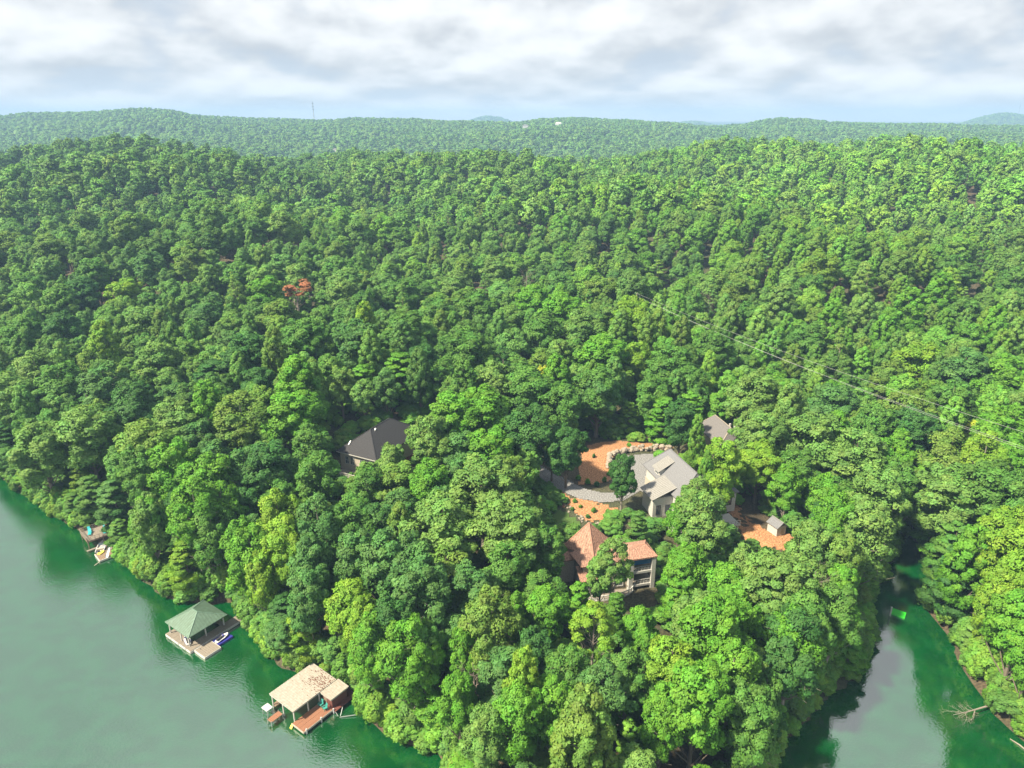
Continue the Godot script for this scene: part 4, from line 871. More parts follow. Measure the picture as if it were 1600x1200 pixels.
func orange_roof_house() -> void:
	var t := thing("house", "three-storey lake house with terracotta-coloured metal roofs and open porches", "house", Vector3(20.0, 10.6, -121.5), 14.0)
	bx("wall", Vector3(-1.0, 3.4, -2.0), Vector3(11.0, 7.2, 7.6), M.cream, t)
	# the big pyramid roof, seen corner on
	var turn := Basis(Vector3.UP, deg_to_rad(38.0))
	var c := Vector3(-3.4, 0, -4.2)
	var st := new_st()
	var cs := []
	for k in 4:
		cs.append(c + turn * (Vector3([-3.7, 3.7, 3.7, -3.7][k], 7.8, [3.7, 3.7, -3.7, -3.7][k])))
	var top := c + Vector3(0, 12.9, 0)
	for k in 4:
		var p: Vector3 = cs[k]
		var q: Vector3 = cs[(k + 1) % 4]
		tri(st, p, top, q)
		quad(st, p, q, q - Vector3(0, 0.3, 0), p - Vector3(0, 0.3, 0))
	quad(st, cs[0] - Vector3(0, 0.3, 0), cs[1] - Vector3(0, 0.3, 0), cs[2] - Vector3(0, 0.3, 0), cs[3] - Vector3(0, 0.3, 0))
	var r := obj("tower_roof", st, M.orange_roof, t)
	st = new_st()
	for k in 4:
		seams_tri(st, cs[k], cs[(k + 1) % 4], top, 0.5)
	obj("seams", st, M.orange_roof, r).set_meta("kind", "stuff")
	caps(r, M.orange_ridge, "ridge_cap", [[cs[0], top], [cs[1], top], [cs[2], top], [cs[3], top]], 0.2)
	bx("tower_wall", c + Vector3(0, 5.2, 0), Vector3(6.4, 5.4, 6.4), M.cream, t, turn)
	# low roof over the main storey
	var a := Vector3(0.6, 9.3, -1.2)
	var b := Vector3(-2.8, 9.3, -1.2)
	st = new_st()
	quad(st, Vector3(-7.2, 7.2, 2.4), Vector3(-5.0, 9.0, -1.6), Vector3(3.0, 9.0, -1.6), Vector3(4.6, 7.2, 2.4))
	quad(st, Vector3(-7.2, 7.05, 2.4), Vector3(4.6, 7.05, 2.4), Vector3(3.0, 8.85, -1.6), Vector3(-5.0, 8.85, -1.6))
	quad(st, Vector3(-7.2, 7.2, 2.4), Vector3(4.6, 7.2, 2.4), Vector3(4.6, 7.05, 2.4), Vector3(-7.2, 7.05, 2.4))
	tri(st, Vector3(-7.2, 7.2, 2.4), Vector3(-7.8, 7.2, -3.0), Vector3(-5.0, 9.0, -1.6))
	tri(st, Vector3(4.6, 7.2, 2.4), Vector3(3.0, 9.0, -1.6), Vector3(4.6, 7.2, -4.0))
	r = obj("roof", st, M.orange_roof, t)
	st = new_st()
	seams(st, Vector3(-7.2, 7.2, 2.4), Vector3(4.6, 7.2, 2.4), Vector3(-5.0, 9.0, -1.6), Vector3(3.0, 9.0, -1.6), 0.5)
	obj("seams", st, M.orange_roof, r).set_meta("kind", "stuff")
	# lower roof over the left bay
	st = new_st()
	quad(st, Vector3(-7.6, 4.6, 3.6), Vector3(-7.6, 6.2, 0.4), Vector3(-3.4, 6.2, 0.4), Vector3(-3.4, 4.6, 3.6))
	quad(st, Vector3(-7.6, 4.45, 3.6), Vector3(-3.4, 4.45, 3.6), Vector3(-3.4, 6.05, 0.4), Vector3(-7.6, 6.05, 0.4))
	quad(st, Vector3(-7.6, 4.6, 3.6), Vector3(-3.4, 4.6, 3.6), Vector3(-3.4, 4.45, 3.6), Vector3(-7.6, 4.45, 3.6))
	r = obj("bay_roof", st, M.orange_roof, t)
	st = new_st()
	seams(st, Vector3(-7.6, 4.6, 3.6), Vector3(-3.4, 4.6, 3.6), Vector3(-7.6, 6.2, 0.4), Vector3(-3.4, 6.2, 0.4), 0.5)
	obj("seams", st, M.orange_roof, r).set_meta("kind", "stuff")
	bx("bay_wall", Vector3(-5.4, 2.6, 1.4), Vector3(3.6, 4.6, 2.6), M.white, t)
	window(t, Vector3(-5.4, 3.0, 2.72), 2.2, 1.8, 0, M.white, M.glass)
	# the porch wing on the right with square columns and two open floors
	a = Vector3(4.6, 9.1, 0.4)
	b = Vector3(7.0, 9.1, 0.4)
	st = new_st()
	var e := [Vector3(2.6, 7.9, 3.4), Vector3(8.6, 7.9, 3.4), Vector3(8.6, 7.9, -2.6), Vector3(2.6, 7.9, -2.6)]
	quad(st, e[0], a, b, e[1])
	tri(st, e[1], b, e[2])
	quad(st, e[2], b, a, e[3])
	tri(st, e[3], a, e[0])
	for k in 4:
		quad(st, e[k], e[(k + 1) % 4], e[(k + 1) % 4] - Vector3(0, 0.3, 0), e[k] - Vector3(0, 0.3, 0))
	quad(st, e[0] - Vector3(0, 0.3, 0), e[1] - Vector3(0, 0.3, 0), e[2] - Vector3(0, 0.3, 0), e[3] - Vector3(0, 0.3, 0))
	r = obj("porch_roof", st, M.orange_roof, t)
	st = new_st()
	seams(st, e[0], e[1], a + Vector3(-1.2, 0, 0), b + Vector3(0.6, 0, 0), 0.5)
	seams_tri(st, e[1], e[2], b, 0.5)
	obj("seams", st, M.orange_roof, r).set_meta("kind", "stuff")
	caps(r, M.orange_ridge, "ridge_cap", [[e[1], b], [e[2], b], [a, b]], 0.2)
	for p: Array in [[8.0, 2.9], [8.0, -2.0], [3.2, 2.9]]:
		bx("column", Vector3(p[0], 3.0, p[1]), Vector3(0.85, 9.4, 0.85), M.white, t)
	for y: float in [1.4, 4.5]:
		bx("porch_floor", Vector3(5.5, y, 0.3), Vector3(5.6, 0.35, 5.4), M.grey_wood, t)
		bx("floor_beam", Vector3(5.5, y - 0.05, 3.1), Vector3(4.2, 0.5, 0.16), M.white, t)
		rail("porch_rail", Vector3(3.6, y + 0.18, 2.95), Vector3(7.6, y + 0.18, 2.95), 0.95, M.white, t, 0.6)
	bx("porch_wall", Vector3(5.3, 3.9, -2.2), Vector3(5.4, 7.6, 0.25), M.cream, t)
	bx("gable_glass", Vector3(5.6, 6.7, 2.6), Vector3(3.9, 1.5, 0.06), M.blue_glass, t)
	window(t, Vector3(5.5, 3.0, -2.06), 2.6, 1.9, 0, M.white, M.glass)
	window(t, Vector3(5.5, 6.2, -2.06), 2.6, 1.6, 0, M.white, M.glass)
	for x: float in [-1.6, 1.2]:
		window(t, Vector3(x, 5.3, 1.82), 1.8, 1.9, 0, M.white, M.glass)
		window(t, Vector3(x, 2.0, 1.82), 1.8, 1.9, 0, M.white, M.glass)
	# the rounded white balcony in front
	var floor_st := new_st()
	var ring := []
	for i in 13:
		var ang := PI - PI * i / 12.0
		ring.append(Vector3(-1.6 + 5.6 * cos(ang), 0.5, 2.6 + 2.4 * sin(ang)))
	for i in 12:
		tri(floor_st, Vector3(-1.6, 0.5, 2.0), ring[i], ring[i + 1])
		quad(floor_st, ring[i], ring[i + 1], ring[i + 1] - Vector3(0, 0.4, 0), ring[i] - Vector3(0, 0.4, 0))
	obj("balcony_floor", floor_st, M.grey_wood, t)
	var rs := new_st()
	for i in 12:
		bar(rs, ring[i] + Vector3(0, 1.05, 0), ring[i + 1] + Vector3(0, 1.05, 0), 0.22, 0.14)
		bar(rs, ring[i] + Vector3(0, 0.5, 0), ring[i + 1] + Vector3(0, 0.5, 0), 0.08)
		bar(rs, ring[i] + Vector3(0, 0.02, 0), ring[i + 1] + Vector3(0, 0.02, 0), 0.24, 0.3)
		box(rs, ring[i] + Vector3(0, 0.5, 0), Vector3(0.14, 1.1, 0.14))
	obj("balcony_rail", rs, M.white, t)
	for i: int in [2, 6, 10]:
		bx("balcony_post", ring[i] + Vector3(0, -2.4, 0), Vector3(0.3, 4.6, 0.3), M.white, t)
	# left wing roof going back
	bx("left_wing_wall", Vector3(-8.6, 2.6, -5.2), Vector3(3.6, 6.0, 5.0), M.cream, t)
	obj("left_wing_roof", hip(-10.9, -6.0, -8.4, -2.2, 6.0, Vector3(-8.0, 7.4, -4.6), Vector3(-8.0, 7.4, -6.0)), M.orange_roof, t)

# ---------------------------------------------------------------- docks and boats
func planks(called: String, x0: float, x1: float, z0: float, z1: float, y: float, m: Material, parent: Node, along_x := true, w := 0.42) -> void:
	var length := (z1 - z0) if along_x else (x1 - x0)
	var n := maxi(int(length / w), 1)
	var st := new_st()
	for i in n:
		var a := (i + 0.5) / n
		if along_x:
			box(st, Vector3((x0 + x1) * 0.5, y + 0.012 * (i % 3), lerpf(z0, z1, a)), Vector3(x1 - x0, 0.1, (z1 - z0) / n - 0.035))
		else:
			box(st, Vector3(lerpf(x0, x1, a), y + 0.012 * (i % 3), (z0 + z1) * 0.5), Vector3((x1 - x0) / n - 0.035, 0.1, z1 - z0))
	var o := obj(called, st, m, parent)
	o.set_meta("kind", "stuff")

func jet_ski(called: String, label: String, at: Vector3, turn: float) -> void:
	var t := thing(called, label, "jet ski", at, turn)
	var st := new_st()
	var prof := [[-1.5, 0.42, 0.20], [-0.9, 0.58, 0.30], [0.3, 0.60, 0.36], [1.0, 0.46, 0.42], [1.55, 0.10, 0.50]]
	for i in prof.size() - 1:
		var p: Array = prof[i]
		var q: Array = prof[i + 1]
		for s: float in [-1.0, 1.0]:
			quad(st, Vector3(s * p[1], p[2], -p[0]), Vector3(s * q[1], q[2], -q[0]), Vector3(s * q[1] * 0.5, -0.1, -q[0]), Vector3(s * p[1] * 0.5, -0.1, -p[0]))
		quad(st, Vector3(-p[1], p[2], -p[0]), Vector3(-q[1], q[2], -q[0]), Vector3(q[1], q[2], -q[0]), Vector3(p[1], p[2], -p[0]))
	quad(st, Vector3(-0.42, 0.2, 1.5), Vector3(0.42, 0.2, 1.5), Vector3(0.21, -0.1, 1.5), Vector3(-0.21, -0.1, 1.5))
	obj("hull", st, M.white_plastic, t)
	st = new_st()
	box(st, Vector3(0, 0.52, 0.55), Vector3(0.42, 0.32, 1.35))
	box(st, Vector3(0, 0.62, 1.0), Vector3(0.40, 0.2, 0.5))
	obj("seat", st, M.dark, t)
	st = new_st()
	tube(st, [Vector3(0, 0.4, -0.2), Vector3(0, 0.75, -0.45)], [0.24, 0.16])
	tube(st, [Vector3(-0.4, 0.88, -0.3), Vector3(0, 0.82, -0.42), Vector3(0.4, 0.88, -0.3)], [0.05, 0.05, 0.05])
	obj("handlebar", st, M.blue, t)
	bx("side_stripe", Vector3(0.57, 0.26, 0.2), Vector3(0.05, 0.14, 1.6), M.blue, t)
	bx("side_stripe", Vector3(-0.57, 0.26, 0.2), Vector3(0.05, 0.14, 1.6), M.blue, t)

func lounger(label: String, at: Vector3, turn: float, m: Material) -> void:
	var t := thing("lounge_chair", label, "lounge chair", at, turn, "lounge chairs on the wooden dock")
	for i in 7:
		bx("slat", Vector3(0, 0.36, 0.95 - i * 0.2), Vector3(0.62, 0.05, 0.15), m, t)
	for i in 5:
		bx("slat", Vector3(0, 0.44 + i * 0.12, -0.42 - i * 0.15), Vector3(0.62, 0.05, 0.15), m, t, Basis(Vector3.RIGHT, 0.67))
	for s: float in [-0.33, 0.33]:
		bx("side_rail", Vector3(s, 0.32, 0.3), Vector3(0.06, 0.08, 1.6), m, t)
		for z: float in [-0.4, 0.95]:
			bx("leg", Vector3(s, 0.15, z), Vector3(0.07, 0.32, 0.07), m, t)

func armchair(label: String, at: Vector3, turn: float, m: Material) -> void:
	var t := thing("deck_chair", label, "chair", at, turn, "teal chairs on the terracotta deck")
	bx("seat", Vector3(0, 0.38, 0.05), Vector3(0.62, 0.07, 0.6), m, t, Basis(Vector3.RIGHT, -0.12))
	for i in 4:
		bx("back_slat", Vector3(-0.225 + i * 0.15, 0.78, -0.34), Vector3(0.12, 0.85, 0.05), m, t, Basis(Vector3.RIGHT, -0.3))
	for s: float in [-0.36, 0.36]:
		bx("armrest", Vector3(s, 0.6, 0.05), Vector3(0.14, 0.05, 0.75), m, t)
		bx("leg", Vector3(s, 0.3, 0.32), Vector3(0.08, 0.6, 0.08), m, t)
		bx("leg", Vector3(s, 0.3, -0.25), Vector3(0.08, 0.6, 0.08), m, t)

func build_docks() -> void:
	green_dock()
	tan_dock()
	lounger_dock()

func green_dock() -> void:
	var at := Vector3(-65.5, 0, -120.1)
	var turn := -35.2
	var t := thing("boathouse", "open boathouse with green hip roof standing on white posts in the lake", "boathouse", at, turn)
	var b := Basis(Vector3.UP, deg_to_rad(turn))
	var a := Vector3(0.85, 5.5, 0)
	var c := Vector3(-0.85, 5.5, 0)
	var st := new_st()
	var e := [Vector3(-4.2, 3.5, 4.4), Vector3(4.2, 3.5, 4.4), Vector3(4.2, 3.5, -4.4), Vector3(-4.2, 3.5, -4.4)]
	quad(st, e[0], c, a, e[1])
	tri(st, e[1], a, e[2])
	quad(st, e[2], a, c, e[3])
	tri(st, e[3], c, e[0])
	for k in 4:
		quad(st, e[k], e[(k + 1) % 4], e[(k + 1) % 4] - Vector3(0, 0.16, 0), e[k] - Vector3(0, 0.16, 0))
	quad(st, e[0] - Vector3(0, 0.16, 0), e[1] - Vector3(0, 0.16, 0), e[2] - Vector3(0, 0.16, 0), e[3] - Vector3(0, 0.16, 0))
	var r := obj("roof", st, M.green_roof, t)
	st = new_st()
	seams_tri(st, e[1], e[2], a, 0.6)
	seams_tri(st, e[3], e[0], c, 0.6)
	var q := 8
	for s: int in [0, 2]:
		var p0: Vector3 = e[s]
		var p1: Vector3 = e[s + 1]
		for i in range(1, 14):
			var k := i / 14.0
			var p := p0.lerp(p1, k)
			var rise := minf(minf(k, 1.0 - k) / 0.4, 1.0)
			var z_top := p.z * (1.0 - rise)
			bar(st, p + Vector3(0, 0.02, 0), Vector3(p.x, 3.52 + 2.0 * rise, z_top), 0.05, 0.04)
	obj("seams", st, M.green_roof, r).set_meta("kind", "stuff")
	caps(r, M.green_trim, "ridge_cap", [[e[0], c], [e[1], a], [e[2], a], [e[3], c], [c, a]], 0.16)
	for p: Array in [[-3.7, 3.9], [0.4, 3.9], [3.2, 3.9], [3.2, 0.2], [3.2, -3.9], [-3.7, -3.9], [-3.7, 0.0]]:
		bx("post", Vector3(p[0], 1.4, p[1]), Vector3(0.2, 4.2, 0.2), M.white, t)
	planks("front_deck", -4.3, 4.7, 2.7, 4.7, 0.62, M.grey_wood, t, false)
	planks("side_deck", 2.6, 4.7, -8.0, 2.7, 0.62, M.grey_wood, t)
	planks("left_deck", -4.3, -3.3, -4.4, 2.7, 0.62, M.grey_wood, t)
	planks("back_deck", -3.3, 2.6, -4.4, -3.4, 0.62, M.grey_wood, t, false)
	for f: Array in [[Vector3(0.2, 0.35, 4.72), Vector3(9.0, 0.5, 0.12)], [Vector3(4.72, 0.35, -1.6), Vector3(0.12, 0.5, 12.6)], [Vector3(-4.32, 0.35, 0.2), Vector3(0.12, 0.5, 9.0)]]:
		bx("float_edge", f[0], f[1], M.white, t)
	for x: float in [-2.9, -0.2, 2.4]:
		bx("bumper", Vector3(x, 0.5, 4.82), Vector3(1.5, 0.35, 0.14), M.white_plastic, t)
	# steps up the bank
	var s := thing("bank_stairs", "rusty-railed wooden stairs climbing the bank from the green-roofed boathouse", "stairs", at + b * Vector3(3.4, 0.6, -8.2), turn - 4.0)
	for i in 13:
		bx("tread", Vector3(0, 0.22 + i * 0.30, -i * 0.42), Vector3(1.2, 0.08, 0.4), M.wood, s)
	for x: float in [-0.66, 0.66]:
		st = new_st()
		bar(st, Vector3(x, 0.0, 0.2), Vector3(x, 3.8, -5.3), 0.1, 0.25)
		obj("stringer", st, M.wood, s)
		st = new_st()
		bar(st, Vector3(x, 1.1, 0.2), Vector3(x, 4.9, -5.3), 0.12)
		for i in 5:
			bar(st, Vector3(x, i * 0.95, -i * 1.37 + 0.2), Vector3(x, i * 0.95 + 1.1, -i * 1.37 + 0.2), 0.1)
		obj("handrail", st, M.maroon if x > 0.0 else M.grey_wood, s)
	# swim float and jet ski
	var f := thing("swim_float", "square white-edged floating platform beside the green-roofed boathouse", "float", at + b * Vector3(6.7, 0, 2.2), turn)
	planks("deck", -1.75, 1.75, -1.75, 1.75, 0.5, M.grey_wood, f)
	for k: Array in [[Vector3(0, 0.3, 1.78), Vector3(3.6, 0.5, 0.12)], [Vector3(0, 0.3, -1.78), Vector3(3.6, 0.5, 0.12)], [Vector3(1.78, 0.3, 0), Vector3(0.12, 0.5, 3.44)], [Vector3(-1.78, 0.3, 0), Vector3(0.12, 0.5, 3.44)]]:
		bx("edge", k[0], k[1], M.white, f)
	bx("float_drum", Vector3(0, 0.12, 0), Vector3(3.3, 0.4, 3.3), M.dark, f)
	bx("cleat", Vector3(-1.1, 0.6, 0.9), Vector3(0.3, 0.12, 0.1), M.dark, f)
	var port := thing("jet_ski_port", "dark blue drive-on dock under the jet ski", "jet ski dock", at + b * Vector3(6.3, 0, -1.3), turn)
	var ps := new_st()
	box(ps, Vector3(-0.8, 0.2, 0), Vector3(0.7, 0.5, 3.6))
	box(ps, Vector3(0.8, 0.2, 0), Vector3(0.7, 0.5, 3.6))
	box(ps, Vector3(0, 0.14, 0), Vector3(0.95, 0.3, 3.6))
	obj("cradle", ps, M.blue, port)
	jet_ski("jet_ski", "white and blue jet ski parked between the swim float and boathouse", at + b * Vector3(6.3, 0.42, -1.3), turn + 6.0)
	jet_ski("jet_ski", "white jet ski on the deck under the green boathouse roof", at + b * Vector3(1.5, 0.78, 3.4), turn + 70.0)

func tan_dock() -> void:
	var at := Vector3(-38.2, 0, -101.5)
	var turn := -36.9
	var b := Basis(Vector3.UP, deg_to_rad(turn))
	var t := thing("boathouse", "boathouse with tan ribbed metal roof, leaf litter on top and a terracotta deck", "boathouse", at, turn)
	for part: Array in [["roof", -3.4, 3.4, -4.8, 4.8, 3.35, 3.15], ["side_roof", 3.45, 6.4, -5.2, -1.1, 3.05, 2.95]]:
		var st := new_st()
		var x0: float = part[1]
		var x1: float = part[2]
		var z0: float = part[3]
		var z1: float = part[4]
		var ya: float = part[5]
		var yb: float = part[6]
		quad(st, Vector3(x0, ya, z1), Vector3(x0, ya, z0), Vector3(x1, yb, z0), Vector3(x1, yb, z1))
		quad(st, Vector3(x0, ya - 0.12, z1), Vector3(x1, yb - 0.12, z1), Vector3(x1, yb - 0.12, z0), Vector3(x0, ya - 0.12, z0))
		quad(st, Vector3(x0, ya, z1), Vector3(x1, yb, z1), Vector3(x1, yb - 0.12, z1), Vector3(x0, ya - 0.12, z1))
		quad(st, Vector3(x1, yb, z1), Vector3(x1, yb, z0), Vector3(x1, yb - 0.12, z0), Vector3(x1, yb - 0.12, z1))
		quad(st, Vector3(x0, ya, z0), Vector3(x0, ya, z1), Vector3(x0, ya - 0.12, z1), Vector3(x0, ya - 0.12, z0))
		quad(st, Vector3(x1, yb, z0), Vector3(x0, ya, z0), Vector3(x0, ya - 0.12, z0), Vector3(x1, yb - 0.12, z0))
		var r := obj(part[0], st, M.tan_roof, t)
		st = new_st()
		seams(st, Vector3(x0, ya, z1), Vector3(x0, ya, z0), Vector3(x1, yb, z1), Vector3(x1, yb, z0), 0.42, 0.09)
		obj("ribs", st, M.tan_roof, r).set_meta("kind", "stuff")
		st = new_st()
		box(st, Vector3((x0 + x1) * 0.5, (ya + yb) * 0.5 - 0.2, z1 - 0.1), Vector3(x1 - x0, 0.2, 0.12))
		box(st, Vector3(x1 - 0.1, yb - 0.22, (z0 + z1) * 0.5), Vector3(0.12, 0.2, z1 - z0 - 0.3))
		obj("roof_beam", st, M.white, t)
	# fallen leaves and rust on the roof
	rng.seed = 31
	var lst := new_st()
	for i in 170:
		var x := clampf(rng.randfn(1.2, 1.3), -3.0, 3.2)
		var z := clampf(rng.randfn(-2.6, 1.3), -4.6, 3.5)
		box(lst, Vector3(x, 3.35 - 0.2 * (x + 3.4) / 6.8 + 0.05, z), Vector3(rng.randf_range(0.06, 0.38), 0.05, rng.randf_range(0.04, 0.12)), Basis(Vector3.UP, rng.randfn(0.0, 0.25)))
	var lo := obj("leaf_litter", lst, M.rust, t)
	lo.set_meta("kind", "stuff")
	for p: Array in [[-3.1, 4.5], [0.0, 4.5], [3.1, 4.5], [3.1, 1.5], [3.1, -1.0], [-3.1, 0.0], [-3.1, -4.5], [3.1, -4.5]]:
		bx("post", Vector3(p[0], 1.2, p[1]), Vector3(0.18, 3.9, 0.18), M.white, t)
	for p: Array in [[6.5, 4.6], [6.5, 1.4], [6.7, -1.2]]:
		bx("piling", Vector3(p[0], 0.3, p[1]), Vector3(0.22, 1.6, 0.22), M.white_plastic, t)
	planks("deck", 3.25, 6.4, -1.1, 5.1, 0.72, M.red_wood, t, false, 0.3)
	for f: Array in [[Vector3(4.8, 0.55, 5.14), Vector3(3.3, 0.35, 0.1)], [Vector3(6.44, 0.55, 2.0), Vector3(0.1, 0.35, 6.2)]]:
		bx("deck_edge", f[0], f[1], M.tan_roof, t)
	bx("float_drum", Vector3(4.8, 0.2, 2.0), Vector3(2.8, 0.6, 5.6), M.dark, t)
	bx("walkway", Vector3(-2.9, 0.62, -0.2), Vector3(0.9, 0.2, 9.4), M.wood, t)
	bx("walkway", Vector3(0.0, 0.62, -4.4), Vector3(5.0, 0.2, 0.9), M.wood, t)
	bx("storage_wall", Vector3(4.9, 1.7, -3.1), Vector3(2.6, 2.3, 3.4), M.maroon, t)
	bx("door", Vector3(4.4, 1.6, -1.37), Vector3(0.9, 1.9, 0.06), M.wood, t)
	planks("ramp", 4.6, 7.2, -8.6, -1.2, 0.66, M.maroon, t, true, 0.36)
	var br := new_st()
	bar(br, Vector3(6.6, 0.6, -1.4), Vector3(8.3, -0.3, -1.2), 0.1)
	bar(br, Vector3(7.1, 0.6, -3.0), Vector3(8.3, -0.2, -1.2), 0.1)
	bar(br, Vector3(8.3, 0.1, -1.2), Vector3(10.4, 0.3, -3.2), 0.12)
	obj("brace", br, M.steel, t)
	bx("ladder", Vector3(3.3, 0.1, 5.5), Vector3(0.5, 0.1, 1.4), M.yellow, t, Basis(Vector3.RIGHT, 0.9))
	armchair("left one of the two teal chairs on the terracotta deck", at + b * Vector3(4.1, 0.78, -0.5), turn + 8.0, M.teal_dark)
	armchair("right one of the two teal chairs on the terracotta deck", at + b * Vector3(5.4, 0.78, -0.4), turn - 12.0, M.teal_dark)
	# boat lifts in front
	var l := thing("boat_lift", "small terracotta platform lift on thin posts before the tan boathouse", "boat lift", at + b * Vector3(-0.2, 0, 6.2), turn)
	planks("platform", -0.6, 0.6, -1.2, 1.2, 1.0, M.red_wood, l, true, 0.3)
	for x: float in [-0.6, 0.6]:
		for z: float in [-1.15, 1.15]:
			bx("post", Vector3(x, 0.2, z), Vector3(0.1, 2.2, 0.1), M.steel, l)
	l = thing("boat_lift", "small white canopy lift beside the terracotta platform before the tan boathouse", "boat lift", at + b * Vector3(-2.7, 0, 6.0), turn)
	bx("canopy", Vector3(0, 1.5, 0), Vector3(1.6, 0.12, 1.3), M.white_plastic, l)
	for x: float in [-0.7, 0.7]:
		bx("post", Vector3(x, 0.5, 0.5), Vector3(0.1, 2.2, 0.1), M.steel, l)
		bx("post", Vector3(x, 0.5, -0.5), Vector3(0.1, 2.2, 0.1), M.steel, l)

func lounger_dock() -> void:
	var at := Vector3(-105.2, 0, -155.2)
	var turn := -45.0
	var b := Basis(Vector3.UP, deg_to_rad(turn))
	var t := thing("wooden_dock", "raised wooden dock with railings, teal loungers and a lower float", "dock", at, turn)
	planks("upper_deck", -3.0, 3.0, -3.6, 3.6, 2.1, M.grey_wood, t, true, 0.3)
	bx("deck_beam", Vector3(0, 1.9, 3.5), Vector3(6.0, 0.3, 0.15), M.wood, t)
	bx("deck_beam", Vector3(2.9, 1.9, 0), Vector3(0.15, 0.3, 7.0), M.wood, t)
	for x: float in [-2.8, 2.8]:
		for z: float in [-3.4, 0.0, 3.4]:
			bx("post", Vector3(x, 0.8, z), Vector3(0.22, 3.2, 0.22), M.wood, t)
	rail("railing", Vector3(-3, 2.15, 3.6), Vector3(3, 2.15, 3.6), 1.0, M.grey_wood, t)
	rail("railing", Vector3(-3, 2.15, -3.6), Vector3(-3, 2.15, 3.6), 1.0, M.grey_wood, t)
	rail("railing", Vector3(3, 2.15, -2.0), Vector3(3, 2.15, 3.6), 1.0, M.grey_wood, t)
	rail("railing", Vector3(-3, 2.15, -3.6), Vector3(-0.6, 2.15, -3.6), 1.0, M.grey_wood, t)
	planks("walkway", 0.6, 2.2, -11.0, -3.6, 2.1, M.grey_wood, t, true, 0.3)
	rail("walkway_rail", Vector3(0.6, 2.15, -11.0), Vector3(0.6, 2.15, -3.6), 1.0, M.grey_wood, t, 1.8)
	rail("walkway_rail", Vector3(2.2, 2.15, -11.0), Vector3(2.2, 2.15, -3.6), 1.0, M.grey_wood, t, 1.8)
	# stairs slanting down to the lower float
	var st := new_st()
	bar(st, Vector3(3.4, 2.2, -3.0), Vector3(8.0, 0.7, 0.2), 1.1, 0.14)
	obj("gangway", st, M.grey_wood, t)
	for s: float in [-0.55, 0.55]:
		st = new_st()
		bar(st, Vector3(3.4 - s * 0.4, 3.1, -3.0 + s), Vector3(8.0 - s * 0.4, 1.6, 0.2 + s), 0.12)
		for k: float in [0.0, 0.33, 0.66, 1.0]:
			var p := Vector3(3.4 - s * 0.4, 2.2, -3.0 + s).lerp(Vector3(8.0 - s * 0.4, 0.7, 0.2 + s), k)
			bar(st, p, p + Vector3(0, 0.9, 0), 0.09)
		obj("gangway_rail", st, M.wood, t)
	planks("lower_float", 7.4, 11.2, -3.6, 3.4, 0.5, M.wood, t, true, 0.3)
	for f: Array in [[Vector3(11.25, 0.35, -0.1), Vector3(0.14, 0.45, 7.0)], [Vector3(9.3, 0.35, 3.45), Vector3(3.9, 0.45, 0.14)]]:
		bx("float_edge", f[0], f[1], M.white, t)
	bx("float_drum", Vector3(9.3, 0.15, -0.1), Vector3(3.4, 0.5, 6.6), M.dark, t)
	bx("mooring_pole", Vector3(11.5, 0.1, 4.4), Vector3(0.14, 0.14, 2.0), M.cream, t, Basis(Vector3.RIGHT, 0.35))
	bx("lower_beam", Vector3(4.6, 0.5, 3.2), Vector3(0.6, 0.2, 2.4), M.grey_wood, t)
	# things on it
	lounger("front one of the two light teal loungers near the dock corner", at + b * Vector3(-0.4, 2.2, 2.0), turn + 70.0, M.teal)
	lounger("rear one of the two light teal loungers near the dock corner", at + b * Vector3(-1.6, 2.2, 1.7), turn + 84.0, M.teal)
	lounger("teal lounger nearest the gangway on the wooden dock", at + b * Vector3(1.5, 2.2, -0.9), turn + 70.0, M.teal)
	lounger("teal lounger just in front of the orange ring on the dock", at + b * Vector3(0.2, 2.2, -1.3), turn + 74.0, M.teal)
	var ring := thing("inflatable_ring", "round orange inflatable ring leaning at the back of the dock", "inflatable", at + b * Vector3(-1.7, 2.2, -2.7), turn)
	var tm := TorusMesh.new()
	tm.inner_radius = 0.45
	tm.outer_radius = 1.15
	tm.rings = 24
	tm.ring_segments = 12
	var tor := put("ring", tm, M.orange, ring)
	tor.position = Vector3(0, 0.6, 0)
	tor.rotation_degrees = Vector3(35, 0, 20)
	var boat := thing("motor_boat", "small white motor boat moored under the wooden dock stairs", "boat", at + b * Vector3(5.0, 0.1, 1.2), turn + 62.0)
	st = new_st()
	var prof := [[-2.6, 0.95, 0.62], [-1.0, 1.05, 0.66], [0.8, 0.95, 0.74], [2.0, 0.5, 0.84], [2.7, 0.05, 0.95]]
	for i in prof.size() - 1:
		var p: Array = prof[i]
		var q: Array = prof[i + 1]
		for s: float in [-1.0, 1.0]:
			quad(st, Vector3(s * p[1], p[2], -p[0]), Vector3(s * q[1], q[2], -q[0]), Vector3(s * q[1] * 0.4, -0.2, -q[0]), Vector3(s * p[1] * 0.4, -0.2, -p[0]))
			quad(st, Vector3(s * p[1], p[2], -p[0]), Vector3(s * p[1] * 0.82, p[2], -p[0]), Vector3(s * q[1] * 0.82, q[2], -q[0]), Vector3(s * q[1], q[2], -q[0]))
		quad(st, Vector3(-p[1] * 0.82, 0.35, -p[0]), Vector3(-q[1] * 0.82, 0.35, -q[0]), Vector3(q[1] * 0.82, 0.35, -q[0]), Vector3(p[1] * 0.82, 0.35, -p[0]))
	obj("hull", st, M.white_plastic, boat)
	bx("windscreen", Vector3(0, 1.0, -0.4), Vector3(1.5, 0.5, 0.06), M.glass, boat, Basis(Vector3.RIGHT, -0.5))
	bx("seat", Vector3(0, 0.6, 1.2), Vector3(1.5, 0.4, 0.6), M.cream, boat)
	bx("engine", Vector3(0, 0.6, 2.75), Vector3(0.45, 0.9, 0.5), M.dark, boat)
